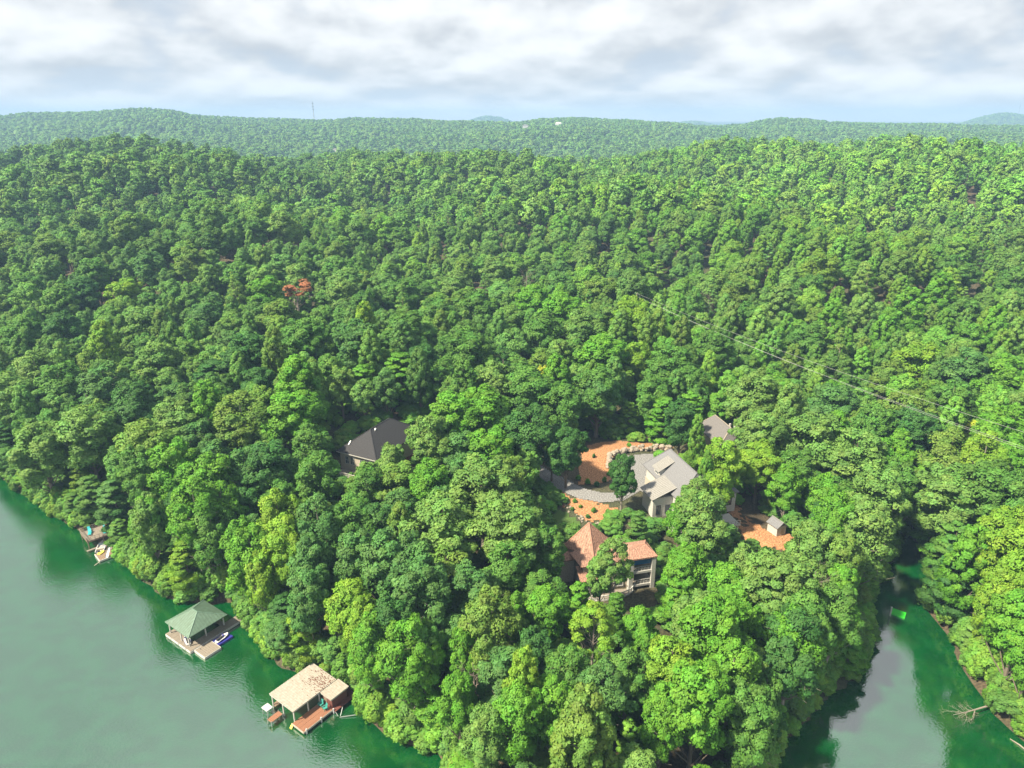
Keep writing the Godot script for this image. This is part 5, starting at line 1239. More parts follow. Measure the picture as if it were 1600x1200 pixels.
	var sl := thing("water_slide", "white curved slide on the lower float of the wooden dock", "slide", at + b * Vector3(9.4, 0.55, 0.6), turn)
	st = new_st()
	var last := []
	for i in 11:
		var k := i / 10.0
		var p := Vector3(-1.2 + 2.9 * k, 1.9 * (1.0 - k * k) + 0.1, -1.4 + 2.6 * k)
		var now := [p + Vector3(-0.25, 0.25, 0.28), p + Vector3(-0.2, 0, 0.22), p + Vector3(0.2, 0, -0.22), p + Vector3(0.25, 0.25, -0.28)]
		if last:
			for j in 3:
				quad(st, last[j], last[j + 1], now[j + 1], now[j])
				quad(st, last[j] - Vector3(0, 0.05, 0), now[j] - Vector3(0, 0.05, 0), now[j + 1] - Vector3(0, 0.05, 0), last[j + 1] - Vector3(0, 0.05, 0))
		last = now
	obj("chute", st, M.white_plastic, sl)
	st = new_st()
	for s: float in [-0.3, 0.3]:
		tube(st, [Vector3(-1.2 - s, 0, -1.4 + s), Vector3(-1.2 - s, 2.7, -1.4 + s)], [0.05, 0.05])
	for i in 5:
		bar(st, Vector3(-1.5, 0.3 + i * 0.38, -1.1), Vector3(-0.9, 0.3 + i * 0.38, -1.7), 0.06)
	obj("ladder", st, M.steel, sl)
	var mat1 := thing("float_cushion", "yellow float cushion on the lower float", "cushion", at + b * Vector3(8.0, 0.58, 2.2), turn + 30.0)
	bx("pad", Vector3(0, 0.12, 0), Vector3(0.9, 0.22, 1.5), M.yellow, mat1)
	bx("pillow", Vector3(0, 0.28, -0.6), Vector3(0.8, 0.16, 0.3), M.yellow, mat1)
	var kay := thing("kayak", "red kayak lying on the lower float beside the slide", "kayak", at + b * Vector3(9.2, 0.6, -2.4), turn + 62.0)
	st = new_st()
	tube(st, [Vector3(0, 0.24, -1.4), Vector3(0, 0.2, -1.0), Vector3(0, 0.2, 0), Vector3(0, 0.2, 1.0), Vector3(0, 0.24, 1.4)], [0.03, 0.22, 0.34, 0.22, 0.03], 10)
	obj("hull", st, M.red, kay)
	bx("cockpit", Vector3(0, 0.5, 0.1), Vector3(0.34, 0.1, 0.8), M.dark, kay)

# ---------------------------------------------------------------- trees
# every form is 10 m across and 20 m tall before it is scaled; a lobe is [centre, radius, flatness, leaf share]
func lobes(form: String, sd: int) -> Array:
	var r := RandomNumberGenerator.new()
	r.seed = sd
	var out := []
	if form == "o":
		# big boughs first, then small tufts on and between them
		var lean := Vector3(r.randf_range(-0.5, 0.5), 0, r.randf_range(-0.5, 0.5))
		var bulge := r.randf() * TAU
		for i in 30:
			var y := 1.0 - 1.82 * (i + 0.5) / 30.0
			var a := i * 2.39996 + r.randf_range(-0.5, 0.5)
			if r.randf() < 0.10: continue
			var q := sqrt(maxf(0.0, 1.0 - y * y))
			var k := r.randf_range(0.66, 0.98) * (1.0 + 0.20 * cos(a * 2.0 + bulge))
			var c := Vector3(cos(a) * q * 3.8 * k, 12.3 + y * 6.2 * r.randf_range(0.88, 1.04), sin(a) * q * 3.8 * k) + lean * y
			var big := r.randf_range(1.2, 2.0)
			out.append([c, big, r.randf_range(0.85, 1.1), 0.55])
			for w in 3:
				var dir := (Vector3(c.x, (c.y - 11.0) * 0.8, c.z).normalized() + Vector3(r.randfn(), r.randfn(), r.randfn()) * 0.65).normalized()
				out.append([c + dir * big * r.randf_range(0.6, 0.95), r.randf_range(0.5, 1.0), r.randf_range(0.8, 1.15), 1.1])
		for i in 5:
			out.append([Vector3(r.randf_range(-1.5, 1.5), r.randf_range(8.0, 15.0), r.randf_range(-1.5, 1.5)), 2.4, 1.0, 0.4])
	elif form == "p":
		for i in 74:
			var t := (i + 0.5) / 74.0
			var a := i * 2.39996 + r.randf_range(-0.5, 0.5)
			var rad := 4.1 * pow(1.0 - t, 0.42) * r.randf_range(0.75, 1.1) * (0.72 + 0.28 * smoothstep(0.0, 0.16, t))
			var lr := lerpf(1.25, 0.8, t) * r.randf_range(0.6, 1.2)
			out.append([Vector3(cos(a) * rad, 5.0 + 13.6 * t, sin(a) * rad), lr, r.randf_range(0.85, 1.1), 1.0])
		for i in 4:
			out.append([Vector3(r.randf_range(-0.8, 0.8), 7.5 + i * 2.6, r.randf_range(-0.8, 0.8)), 1.7, 1.2, 0.5])
	elif form == "m":
		for i in 46:
			var t := (i + 0.5) / 46.0
			var a := i * 2.39996 + r.randf_range(-0.5, 0.5)
			var rad := 4.1 * pow(1.0 - t, 0.45) * r.randf_range(0.55, 1.08)
			out.append([Vector3(cos(a) * rad, 3.0 + 15.8 * t + r.randf_range(-0.5, 0.5) - rad * 0.15, sin(a) * rad), lerpf(1.9, 1.1, t) * r.randf_range(0.8, 1.2), r.randf_range(0.30, 0.46), 0.85])
	elif form == "z":
		for i in 42:
			var y := 1.0 - 1.45 * (i + 0.5) / 42.0
			var a := i * 2.39996 + r.randf_range(-0.6, 0.6)
			var q := sqrt(maxf(0.0, 1.0 - y * y)) * r.randf_range(0.7, 1.12)
			out.append([Vector3(cos(a) * q * 4.1, 13.2 + y * 5.6, sin(a) * q * 4.1), r.randf_range(0.8, 1.5), r.randf_range(0.5, 0.8), 0.72])
	elif form == "n":
		for i in 26:
			var t := (i + 0.5) / 26.0
			var a := i * 2.39996 + r.randf_range(-0.5, 0.5)
			var rad := 3.6 * pow(1.0 - t, 0.7) * r.randf_range(0.5, 1.15)
			out.append([Vector3(cos(a) * rad, 8.0 + 11.4 * t + r.randf_range(-0.4, 0.4), sin(a) * rad), lerpf(1.5, 0.8, t) * r.randf_range(0.75, 1.2), r.randf_range(0.34, 0.5), 0.7])
	elif form == "x":
		for i in 16:
			var a := i * 2.39996
			var q := r.randf_range(0.4, 1.0)
			out.append([Vector3(cos(a) * q * 3.6, r.randf_range(11.0, 18.5), sin(a) * q * 3.6), r.randf_range(0.7, 1.2), 0.7, 0.35])
	else:
		for i in 18:
			var y := 1.0 - 1.0 * (i + 0.5) / 18.0
			var a := i * 2.39996 + r.randf_range(-0.4, 0.4)
			var q := sqrt(1.0 - y * y)
			out.append([Vector3(cos(a) * q * 3.6, 4.0 + y * 12.0, sin(a) * q * 3.6), r.randf_range(1.4, 2.3), 1.7, 1.0])
	return out

func leaves(ls: Array, sd: int, per: float, size: float, tint := Color.WHITE) -> ArrayMesh:
	var r := RandomNumberGenerator.new()
	r.seed = sd
	var v := PackedVector3Array()
	var n := PackedVector3Array()
	var c := PackedColorArray()
	var idx := PackedInt32Array()
	for l: Array in ls:
		var centre: Vector3 = l[0]
		var lr: float = l[1]
		var flat: float = l[2]
		var count := int(per * lr * lr * l[3])
		var out_dir := Vector3(centre.x, 0, centre.z)
		var face := Vector3(centre.x, (centre.y - 11.0) * 0.7, centre.z).normalized()
		var lobe_tone := r.randf_range(0.68, 1.0)
		var lobe_warm := r.randf_range(0.78, 1.0)
		var off := Vector3(r.randf() * 30.0, r.randf() * 30.0, r.randf() * 30.0)
		for i in count:
			var d := Vector3(r.randfn(), r.randfn(), r.randfn()).normalized()
			if d.y < -0.25 and r.randf() < 0.75: d.y = -d.y
			if out_dir.length() > 1.0 and d.dot(out_dir) < -0.5 * out_dir.length() and r.randf() < 0.7: d = d.bounce(out_dir.normalized())
			# an uneven shell, deeper in places, with sprigs that stand out
			var bump := 0.88 + 0.12 * sin(d.x * 5.0 + off.x) * sin(d.y * 6.0 + off.y) * sin(d.z * 5.0 + off.z) * 2.0
			var k := bump * (1.0 - 0.30 * r.randf() * r.randf()) + (0.16 if r.randf() < 0.12 else 0.0)
			var p := centre + Vector3(d.x, d.y * flat, d.z) * lr * k
			var up := (d + Vector3(0, 0.35, 0) + Vector3(r.randfn(), r.randfn(), r.randfn()) * 0.6).normalized()
			var ax := up.cross(Vector3(r.randfn(), r.randfn(), r.randfn())).normalized()
			var bx_ := up.cross(ax)
			var s := size * r.randf_range(0.65, 1.3)
			ax *= s * 0.62
			bx_ *= s * 0.40
			var b := v.size()
			v.append(p - ax)
			v.append(p + bx_ - up * s * 0.10)
			v.append(p + ax - up * s * 0.06)
			v.append(p - bx_ - up * s * 0.10)
			var nn := (up * 0.55 + d * 0.35 + face * 0.45).normalized()
			var q := lobe_tone * r.randf_range(0.66, 1.0)
			var col := Color(q * lobe_warm * r.randf_range(0.84, 1.0), q, q * r.randf_range(0.75, 1.0)) * tint
			for j in 4:
				n.append(nn)
				c.append(col)
			idx.append_array([b, b + 1, b + 2, b, b + 2, b + 3])
	var arr := []
	arr.resize(Mesh.ARRAY_MAX)
	arr[Mesh.ARRAY_VERTEX] = v
	arr[Mesh.ARRAY_NORMAL] = n
	arr[Mesh.ARRAY_COLOR] = c
	arr[Mesh.ARRAY_INDEX] = idx
	var mesh := ArrayMesh.new()
	mesh.add_surface_from_arrays(Mesh.PRIMITIVE_TRIANGLES, arr)
	return mesh

func wood(ls: Array, sd: int, girth: float, twigs := 0, step := 1) -> ArrayMesh:
	var r := RandomNumberGenerator.new()
	r.seed = sd
	var st := new_st()
	var top := 0.0
	for l: Array in ls:
		top = maxf(top, l[0].y)
	top -= 1.0
	var trunk := []
	var rad := []
	var sway := Vector3(r.randf_range(-0.7, 0.7), 0, r.randf_range(-0.7, 0.7))
	for i in 8:
		var t := i / 7.0
		trunk.append(Vector3(0, -0.8 + t * (top + 0.8), 0) + sway * sin(t * 3.0) * t)
		rad.append(girth * (1.0 - 0.86 * t) * (1.35 if i == 0 else 1.0))
	tube(st, trunk, rad, 7)
	for li in range(0, ls.size(), step):
		var e: Vector3 = ls[li][0]
		var t := clampf((e.y - 1.0 - Vector2(e.x, e.z).length() * r.randf_range(0.6, 1.1)) / top, 0.14, 0.95)
		var k := t * 7.0
		var f: Vector3 = trunk[int(k)].lerp(trunk[mini(int(k) + 1, 7)], k - int(k))
		var g := girth * (1.0 - 0.86 * t) * 0.42
		var mid := f.lerp(e, 0.5) + Vector3(r.randfn(), r.randfn(), r.randfn()) * 0.25 - Vector3(0, 0.35, 0)
		tube(st, [f, mid, e], [g, g * 0.6, g * 0.18], 5, false)
		for w in twigs:
			var s := mid.lerp(e, r.randf())
			var tip := s + (Vector3(e.x, 0, e.z).normalized() * 0.7 + Vector3(r.randfn(), r.randf_range(-0.2, 1.0), r.randfn())).normalized() * r.randf_range(0.8, 2.2)
			tube(st, [s, s.lerp(tip, 0.5) + Vector3(r.randfn(), r.randfn(), r.randfn()) * 0.15, tip], [g * 0.34, g * 0.2, 0.015], 4, false)
	st.generate_normals()
	return st.commit()

const FORM_WORDS := {"o": "domed broadleaf", "p": "narrow upright", "m": "low layered", "z": "sparse open", "n": "flat-topped pine"}
# things one can find, to say which tree is meant: words, x, distance
const MARKS := [["the green-roofed boathouse", -65, 120], ["the tan-roofed boathouse", -38, 101], ["the lounger dock", -104, 153], ["the black-roofed house", -36, 172], ["the grey-roofed house", 40, 153],
	["the orange-roofed house", 20, 122], ["the half-hidden cottage", 57, 177], ["the white shed", 61, 141], ["the green swim mat", 81, 128], ["the snag in the cove", 83, 101], ["the rust-topped dead tree", -87, 281],
	["the power pole", 49, 271], ["the driveway bend", 17, 156], ["the head of the cove", 106, 167], ["the far left shore", -150, 196], ["the bottom picture edge", 12, 78], ["the grassy power-line gap", 100, 222],
	["the bare grey dead trees", 74, 275], ["the brownish back lawn", -22, 198], ["the right picture edge", 150, 190], ["the golden bush above the driveway", 7, 205], ["the lower right bank", 105, 118], ["the wooded slope at left", -120, 240]]
const ORDER := ["nearest", "second", "third", "fourth", "fifth", "sixth", "seventh", "eighth", "ninth", "tenth", "eleventh", "twelfth", "thirteenth", "fourteenth", "fifteenth", "sixteenth", "seventeenth", "eighteenth", "nineteenth", "twentieth"]

func tree_labels(rows: Array) -> Array:
	var bins := {}
	for i in rows.size():
		var best := 0
		var bd := 1e9
		for k in MARKS.size():
			var q := Vector2(rows[i][0] - MARKS[k][1], rows[i][1] - MARKS[k][2]).length()
			if q < bd:
				bd = q
				best = k
		var dx: float = rows[i][0] - MARKS[best][1]
		var dz: float = rows[i][1] - MARKS[best][2]
		var side := ("left of" if dx < 0.0 else "right of") if absf(dx) > absf(dz) else ("behind" if dz > 0.0 else "in front of")
		var key := "%s %s" % [side, MARKS[best][0]]
		if not bins.has(key): bins[key] = []
		bins[key].append([bd, i])
	var out := []
	out.resize(rows.size())
	for key: String in bins:
		bins[key].sort()
		for j in bins[key].size():
			var i: int = bins[key][j][1]
			var code: String = rows[i][4]
			out[i] = "%s %s tree, %s tree %s" % [TONE_WORDS[code[1]], FORM_WORDS[code[0]], ORDER[mini(j, 19)], key]
	return out

func multi(called: String, mesh: Mesh, m: Material, places: Array, colors: Array, parent: Node) -> void:
	if places.is_empty(): return
	var mm := MultiMesh.new()
	mm.transform_format = MultiMesh.TRANSFORM_3D
	mm.use_colors = true
	mm.mesh = mesh
	mm.instance_count = places.size()
	for i in places.size():
		mm.set_instance_transform(i, places[i])
		mm.set_instance_color(i, colors[i])
	var o := MultiMeshInstance3D.new()
	o.name = called
	o.multimesh = mm
	o.material_override = m
	o.set_meta("kind", "stuff")
	parent.add_child(o, true)

func tone_color(k: String, r: RandomNumberGenerator) -> Color:
	var t: Array = TONES[k]
	var q := 1.72 * r.randf_range(0.80, 1.20)
	var c := Vector3(t[0], t[1], t[2]).lerp(Vector3(0.132, 0.216, 0.046), 0.45)
	return Color(c.x * q * r.randf_range(0.92, 1.08), c.y * q, c.z * q * r.randf_range(0.88, 1.12))

func blocked(x: float, d: float, more: float) -> bool:
	for o: Array in OPEN:
		if Vector2(x - o[0], d - o[1]).length() < o[2] + more: return true
	return false

func build_forest() -> void:
	# --- the forms
	var crowns := {}
	var trunks := {}
	for form: Array in [["o", 8, 225.0, 0.38, 0.40], ["p", 5, 300.0, 0.37, 0.34], ["m", 3, 260.0, 0.42, 0.34], ["z", 3, 250.0, 0.37, 0.34], ["n", 2, 200.0, 0.38, 0.34], ["s", 2, 60.0, 1.0, 0.2]]:
		crowns[form[0]] = []
		trunks[form[0]] = []
		for i: int in form[1]:
			var ls := lobes(form[0], 100 + i * 17)
			crowns[form[0]].append(leaves(ls, 500 + i, form[2], form[3]))
			trunks[form[0]].append(wood(ls, 900 + i, form[4], 2 if form[0] == "z" else (1 if form[0] == "n" else (3 if i % 3 == 0 and form[0] == "o" else 0)), 3 if form[0] in ["o", "p"] else 1))
	# --- the trees near by, one by one
	var r := RandomNumberGenerator.new()
	r.seed = 77
	var single := []
	var rest := []
	for row: Array in TREES:
		if single.size() < 300 or row[4][0] == "n":
			single.append(row)
		else:
			rest.append(row)
	var names := tree_labels(single)
	for i in single.size():
		var row: Array = single[i]
		var form: String = row[4][0]
		var tone: String = row[4][1]
		var k: int = r.randi() % crowns[form].size()
		var pine := form == "n"
		var t := thing("pine_tree" if pine else "broadleaf_tree", names[i], "pine tree" if pine else "tree", Vector3(row[0], ground(row[0], row[1]) - 0.1, -row[1]), r.randf() * 360.0, "pines standing above the forest" if pine else "forest trees round the lake houses")
		t.scale = Vector3(row[2] / 10.0, row[3] / 20.0, row[2] / 10.0)
		put("trunk", trunks[form][k], M.pale_bark if form in ["z", "p", "n"] or (form == "o" and k % 3 == 0) else M.bark, t)
		put("crown", crowns[form][k], M["leaf_" + tone], t)
	# --- the rest of the near trees
	var woods := Node3D.new()
	woods.name = "forest"
	add_child(woods)
	tag(woods, "continuous green forest canopy covering the hills behind the houses", "forest", "", "stuff")
	var places := {}
	var colors := {}
	for row: Array in rest:
		var form: String = row[4][0]
		var key := "%s%d" % [form, r.randi() % crowns[form].size()]
		if not places.has(key):
			places[key] = []
			colors[key] = []
		var b := Basis(Vector3.UP, r.randf() * TAU).scaled(Vector3(row[2] / 10.0, row[3] / 20.0, row[2] / 10.0))
		places[key].append(Transform3D(b, Vector3(row[0], ground(row[0], row[1]) - 0.1, -row[1])))
		colors[key].append(tone_color(row[4][1], r))
	# --- the slopes behind, out to the crest
	var f := FastNoiseLite.new()
	f.seed = 5
	f.frequency = 0.011
	var grid := {}
	for row: Array in TREES:
		var g := Vector2i(int(floor(row[0] / 12.0)), int(floor(row[1] / 12.0)))
		if not grid.has(g): grid[g] = []
		grid[g].append([row[0], row[1], row[2]])
	for q: Array in [[-87.0, 281.0, 20.0], [74.0, 275.0, 11.0], [79.0, 277.0, 9.0], [7.0, 330.0, 12.0]]:
		var gq := Vector2i(int(floor(q[0] / 12.0)), int(floor(q[1] / 12.0)))
		if not grid.has(gq): grid[gq] = []
		grid[gq].append(q)
	var mid_c := {"o": [], "p": []}
	for form: Array in [["o", 5, 26.0, 1.05], ["p", 4, 34.0, 0.95]]:
		for i: int in form[1]:
			var ls := lobes(form[0], 300 + i * 13)
			mid_c[form[0]].append(leaves(ls, 640 + i, form[2], form[3]))
	var mid_p := {}
	var mid_col := {}
	var made := 0
	var tries := 0
	while tries < 112000:
		tries += 1
		var d := sqrt(r.randf_range(255.0 * 255.0, 1250.0 * 1250.0))
		var x := r.randf_range(-1.08, 1.0) * (d + 20.0)
		var w := 7.0 + 11.0 * pow(r.randf(), 1.2)
		var g := Vector2i(int(floor(x / 12.0)), int(floor(d / 12.0)))
		var bad := false
		for gy in range(g.y - 1, g.y + 2):
			for gx in range(g.x - 1, g.x + 2):
				for q: Array in grid.get(Vector2i(gx, gy), []):
					if Vector2(q[0] - x, q[1] - d).length() < 0.37 * (w + q[2]):
						bad = true
		if bad: continue
		if Vector2(x - 97.0, (d - 222.0) * 0.5).length() < 9.0: continue
		var h := ground(x, d)
		if h < 0.5: continue
		var lt := clampf(((x - 49.0) * 82.0 + (d - 271.0) * -171.0) / (82.0 * 82.0 + 171.0 * 171.0), 0.0, 1.0)
		if Vector2(x - 49.0 - 82.0 * lt, d - 271.0 + 171.0 * lt).length() < w * 0.5: continue
		if not grid.has(g): grid[g] = []
		grid[g].append([x, d, w])
		var zone := f.get_noise_2d(x, d)
		var right := clampf(x / d * 1.5 + 0.35 + zone * 0.8, 0.0, 1.0)
		var form := "p" if r.randf() < lerpf(0.06, 0.46, right) else "o"
		if r.randf() < 0.045: form = "n"
		var tone: String = "oooggddlllv"[r.randi() % 11] if r.randf() > right else "bbylylvbbyl"[r.randi() % 11]
		var ht := clampf((10.0 + 0.95 * w if form == "p" else 8.0 + 1.05 * w) * r.randf_range(0.78, 1.15), 9.0, 25.0)
		if form == "p": w *= 0.90
		var b := Basis(Vector3.UP, r.randf() * TAU).scaled(Vector3(w / 10.0, ht / 20.0, w / 10.0))
		var t := Transform3D(b, Vector3(x, h - 0.2, -d))
		if form == "n":
			tone = "dvg"[r.randi() % 3]
			w *= 0.75
			ht = clampf(ht * 1.2, 16.0, 27.0)
			b = Basis(Vector3.UP, r.randf() * TAU).scaled(Vector3(w / 10.0, ht / 20.0, w / 10.0))
			t = Transform3D(b, Vector3(x, h - 0.2, -d))
		if d < 430.0 or form == "n":
			var key := "%s%d" % [form, r.randi() % crowns[form].size()]
			if not places.has(key):
				places[key] = []
				colors[key] = []
			places[key].append(t)
			colors[key].append(tone_color(tone, r))
		else:
			var key := "%s%d" % [form, r.randi() % mid_c[form].size()]
			if not mid_p.has(key):
				mid_p[key] = []
				mid_col[key] = []
			mid_p[key].append(t)
			mid_col[key].append(tone_color(tone, r) * lerpf(1.0, 1.2, right))
		made += 1
	var white_bark: StandardMaterial3D = M.bark
	for key: String in places:
		multi("tree_crowns", crowns[key[0]][int(key.substr(1))], M.leaf_any, places[key], colors[key], woods)
		multi("tree_trunks", trunks[key[0]][int(key.substr(1))], white_bark, places[key], colors[key], woods)
	for key: String in mid_p:
		multi("tree_crowns", mid_c[key[0]][int(key.substr(1))], M.leaf_any, mid_p[key], mid_col[key], woods)
	# --- undergrowth below the near trees
	var shrubs := Node3D.new()
	shrubs.name = "undergrowth"
	add_child(shrubs)
	tag(shrubs, "green undergrowth and saplings below the trees", "undergrowth", "", "stuff")
	var sp := [[], []]
	var sc := [[], []]
	for i in 7500:
		var d := sqrt(r.randf_range(66.0 * 66.0, 300.0 * 300.0))
		var x := r.randf_range(-0.84, 0.84) * (d + 14.0)
		if wet(x, d) or blocked(x, d, 0.5) or Vector2(x + 102.0, d - 156.0).length() < 9.0: continue
		var s := shore_distance(x, d)
		if s < 0.6: continue
		var w := r.randf_range(2.6, 6.0)
		var k := i % 2
		sp[k].append(Transform3D(Basis(Vector3.UP, r.randf() * TAU).scaled(Vector3(w / 10.0, w / 24.0 * r.randf_range(0.5, 1.2), w / 10.0)), Vector3(x, ground(x, d) - 0.2, -d)))
		sc[k].append(tone_color("dobgdv"[r.randi() % 6], r))
	# bushes hanging over the water's edge
	for i in range(1, seg_a.size() - 1):
		var len := seg_a[i].distance_to(seg_b[i])
		for j in int(len / 0.8) + 1:
			var p := seg_a[i].lerp(seg_b[i], r.randf())
			var side := (seg_b[i] - seg_a[i]).orthogonal().normalized() * r.randf_range(0.1, 3.2)
			var q := p + side
			if wet(q.x, q.y): q = p - side
			if wet(q.x, q.y): continue
			if q.distance_to(Vector2(-61, 131)) < 3.2 or q.distance_to(Vector2(-102, 156)) < 9.0 or q.distance_to(Vector2(79, 127)) < 1.8: continue
			var w := r.randf_range(2.6, 5.2)
			var k := i % 2
			sp[k].append(Transform3D(Basis(Vector3.UP, r.randf() * TAU).scaled(Vector3(w / 10.0, w / 16.0 * r.randf_range(0.6, 1.3), w / 10.0)), Vector3(q.x, maxf(ground(q.x, q.y) - 0.6, -0.3), -q.y)))
			sc[k].append(tone_color("bobgyv"[r.randi() % 6], r))
	for k in 2:
		multi("shrubs", crowns.s[k], M.leaf_any, sp[k], sc[k], shrubs)
	# --- the woods on the far hills
	var far_woods := Node3D.new()
	far_woods.name = "far_forest"
	add_child(far_woods)
	tag(far_woods, "hazy bluish forest covering the distant hills", "forest", "", "stuff")
	var fm := []
	for i in 4:
		var ls := lobes("o" if i < 3 else "p", 700 + i * 7)
		var few := []
		for j in range(0, ls.size(), 3):
			few.append([ls[j][0], ls[j][1] * 1.5, ls[j][2], 1.0])
		fm.append(leaves(few, 720 + i, 4.2, 2.6))
	var fp := [[], [], [], []]
	var fc := [[], [], [], []]
	var zones := [[1000.0, 2750.0, -1.1, 1.0, 65000], [3900.0, 4750.0, 0.52, 0.84, 6000], [5000.0, 5700.0, -0.10, 0.32, 4500]]
	for zn: Array in zones:
		for i: int in zn[4]:
			var d := sqrt(r.randf_range(zn[0] * zn[0], zn[1] * zn[1]))
			var x := r.randf_range(zn[2], zn[3]) * d
			if x > 630.0 and x < 780.0 and d > 2040.0 and d < 2145.0: continue
			var k := r.randi() % 4
			var w := r.randf_range(8.0, 21.0) * (1.6 if d > 3500.0 else 1.0)
			fp[k].append(Transform3D(Basis(Vector3.UP, r.randf() * TAU).scaled(Vector3(w / 10.0, r.randf_range(0.55, 1.2), w / 10.0)), Vector3(x, ground(x, d) - 1.0, -d)))
			fc[k].append(tone_color("oooggddlllv"[r.randi() % 11], r))
	for k in 4:
		multi("tree_crowns", fm[k], M.leaf_any, fp[k], fc[k], far_woods)
	# --- dead trees
	var dl := lobes("x", 41)
	var t := thing("dead_tree", "dying tree with bare grey limbs and rust-red leaves at its top", "dead tree", Vector3(-87, ground(-87, 281) - 0.1, -281), 40.0)
	t.scale = Vector3(2.0, 1.12, 2.0)
	put("trunk", wood(dl, 42, 0.5, 6), M.dead_wood, t)
	var tops := []
	for l: Array in dl:
		if l[0].y > 14.2: tops.append([l[0] + Vector3(0, 0.8, 0), l[1] * 1.1, 0.7, 0.5])
	put("crown", leaves(tops, 43, 220.0, 0.55), M.leaf_r, t)
	var spots := [[57.5, 112.5, 1.0, 0.95, "bare pale dead tree among the crowns near the cove's left bank"], [-6.5, 92.5, 0.8, 0.8, "bare pale dead tree low on the slope at the bottom"], [74.0, 275.0, 1.0, 1.25, "bare grey dead tree left of its twin on the hillside"], [79.0, 277.0, 0.8, 1.2, "bare grey dead tree right of its twin on the hillside"], [7.0, 330.0, 1.1, 1.1, "bare brownish dead tree far up the middle of the slope"]]
	var bare := wood(lobes("x", 51), 52, 0.34, 7)
	for s: Array in spots:
		t = thing("dead_tree", s[4], "dead tree", Vector3(s[0], ground(s[0], s[1]) - 0.1, -s[1]), s[0] * 7.0, "bare dead trees in the forest")
		t.scale = Vector3(s[2], s[3], s[2])
		put("trunk", bare, M.dead_wood, t)
	# a fallen tree lying in the cove
	t = thing("fallen_tree", "bare fallen branches reaching from the right bank into the cove", "fallen tree", Vector3(89.5, 0.6, -100.5), 0.0)
	t.rotation_degrees = Vector3(0, 20, 84)
	t.scale = Vector3(0.62, 0.72, 0.62)
	put("branches", wood(lobes("x", 61), 62, 0.4, 6), M.dead_wood, t)
	t = thing("driftwood_log", "thin pale log floating in the lower right of the cove", "log", Vector3(87.0, 0.05, -91.0), 0.0)
	var st := new_st()
	tube(st, [Vector3(-0.9, 0, -1.8), Vector3(-0.2, 0.12, -0.4), Vector3(0.5, 0.05, 1.6)], [0.06, 0.13, 0.1])
	obj("log", st, M.dead_wood, t)

# ---------------------------------------------------------------- wires, far things, small things
func build_power_line() -> void:
	var g := ground(49.0, 271.0)
	var t := thing("power_pole", "grey wooden power pole with crossarm rising from the forest", "power pole", Vector3(49, g - 0.5, -271), 26.0)
	var st := new_st()
	tube(st, [Vector3(0, 0, 0), Vector3(0, 8, 0), Vector3(0, 18.5, 0)], [0.3, 0.26, 0.18], 8)
	obj("pole", st, M.grey_wood, t)
	bx("crossarm", Vector3(0, 16.6, 0), Vector3(3.0, 0.22, 0.2), M.grey_wood, t)
	for x: float in [-1.4, 0.2, 1.4]:
		st = new_st()
		tube(st, [Vector3(x, 16.7, 0), Vector3(x, 16.95, 0), Vector3(x, 17.15, 0)], [0.09, 0.13, 0.05])
		obj("insulator", st, M.white_plastic, t)
	var top := g - 0.5 + 16.9
	var words := ["upper of the three bright power wires crossing the right hillside", "middle of the three bright power wires crossing the right hillside", "lowest of the three bright power wires crossing the right hillside"]
	var from := [Vector3(48.2, top + 1.6, -271.6), Vector3(49.0, top, -271), Vector3(50.0, top - 0.1, -270.4)]
	var to := [Vector3(131.6, 38.2, -103.5), Vector3(130.0, 35.7, -99.5), Vector3(130.6, 35.1, -98.0)]
	for i in 3:
		var pts := []
		var rad := []
		for k in 41:
			var q := k / 40.0
			pts.append(from[i].lerp(to[i], q) - Vector3(0, 5.2 * 4.0 * q * (1.0 - q) * 0.55, 0))
			rad.append(0.024)
		st = new_st()
		tube(st, pts, rad, 5)
		var o := obj("power_wire", st, M.wire)
		tag(o, words[i], "wire", "power wires over the right hillside")
	# the next pole, beyond the frame on the right
	var g2 := ground(130.5, 100.0)
	t = thing("power_pole", "power pole beyond the right bank that carries the far end of the wires", "power pole", Vector3(130.6, g2 - 0.5, -100.2), 26.0)
	st = new_st()
	tube(st, [Vector3(0, 0, 0), Vector3(0, 38.6 - g2, 0)], [0.32, 0.2], 8)
	obj("pole", st, M.grey_wood, t)
	bx("crossarm", Vector3(0, 36.0 - g2, 0), Vector3(3.0, 0.22, 0.2), M.grey_wood, t)

func lattice(called: String, label: String, x: float, d: float, h: float, w: float, lean := 0.0) -> void:
	var t := thing(called, label, "tower", Vector3(x, ground(x, d) - 1.0, -d), 20.0)
	var st := new_st()
	var legs := [Vector3(w, 0, w), Vector3(-w, 0, w), Vector3(0, 0, -w * 1.2)]
	for i in 3:
		bar(st, legs[i], legs[i] * 0.5 + Vector3(0, h, 0), w * 0.34)
	obj("legs", st, M.steel, t)
	st = new_st()
	var n := 12
	for k in n:
		for i in 3:
			var a: Vector3 = legs[i] * (1.0 - 0.5 * k / n) + Vector3(0, h * k / n, 0)
			var b: Vector3 = legs[(i + 1) % 3] * (1.0 - 0.5 * (k + 1) / n) + Vector3(0, h * (k + 1) / n, 0)
			bar(st, a, b, w * 0.2)
	obj("bracing", st, M.steel, t)
	st = new_st()
	for k: float in [0.95, 0.82, 0.70]:
		for i in 3:
			var a := i * TAU / 3.0
			box(st, Vector3(cos(a) * w * 1.2, h * k, sin(a) * w * 1.2), Vector3(w * 0.6, w * 1.6, w * 0.6))
	obj("antennas", st, M.dark, t)
	bx("mast_tip", Vector3(0, h * 1.03, 0), Vector3(w * 0.25, h * 0.06, w * 0.25), M.steel, t)

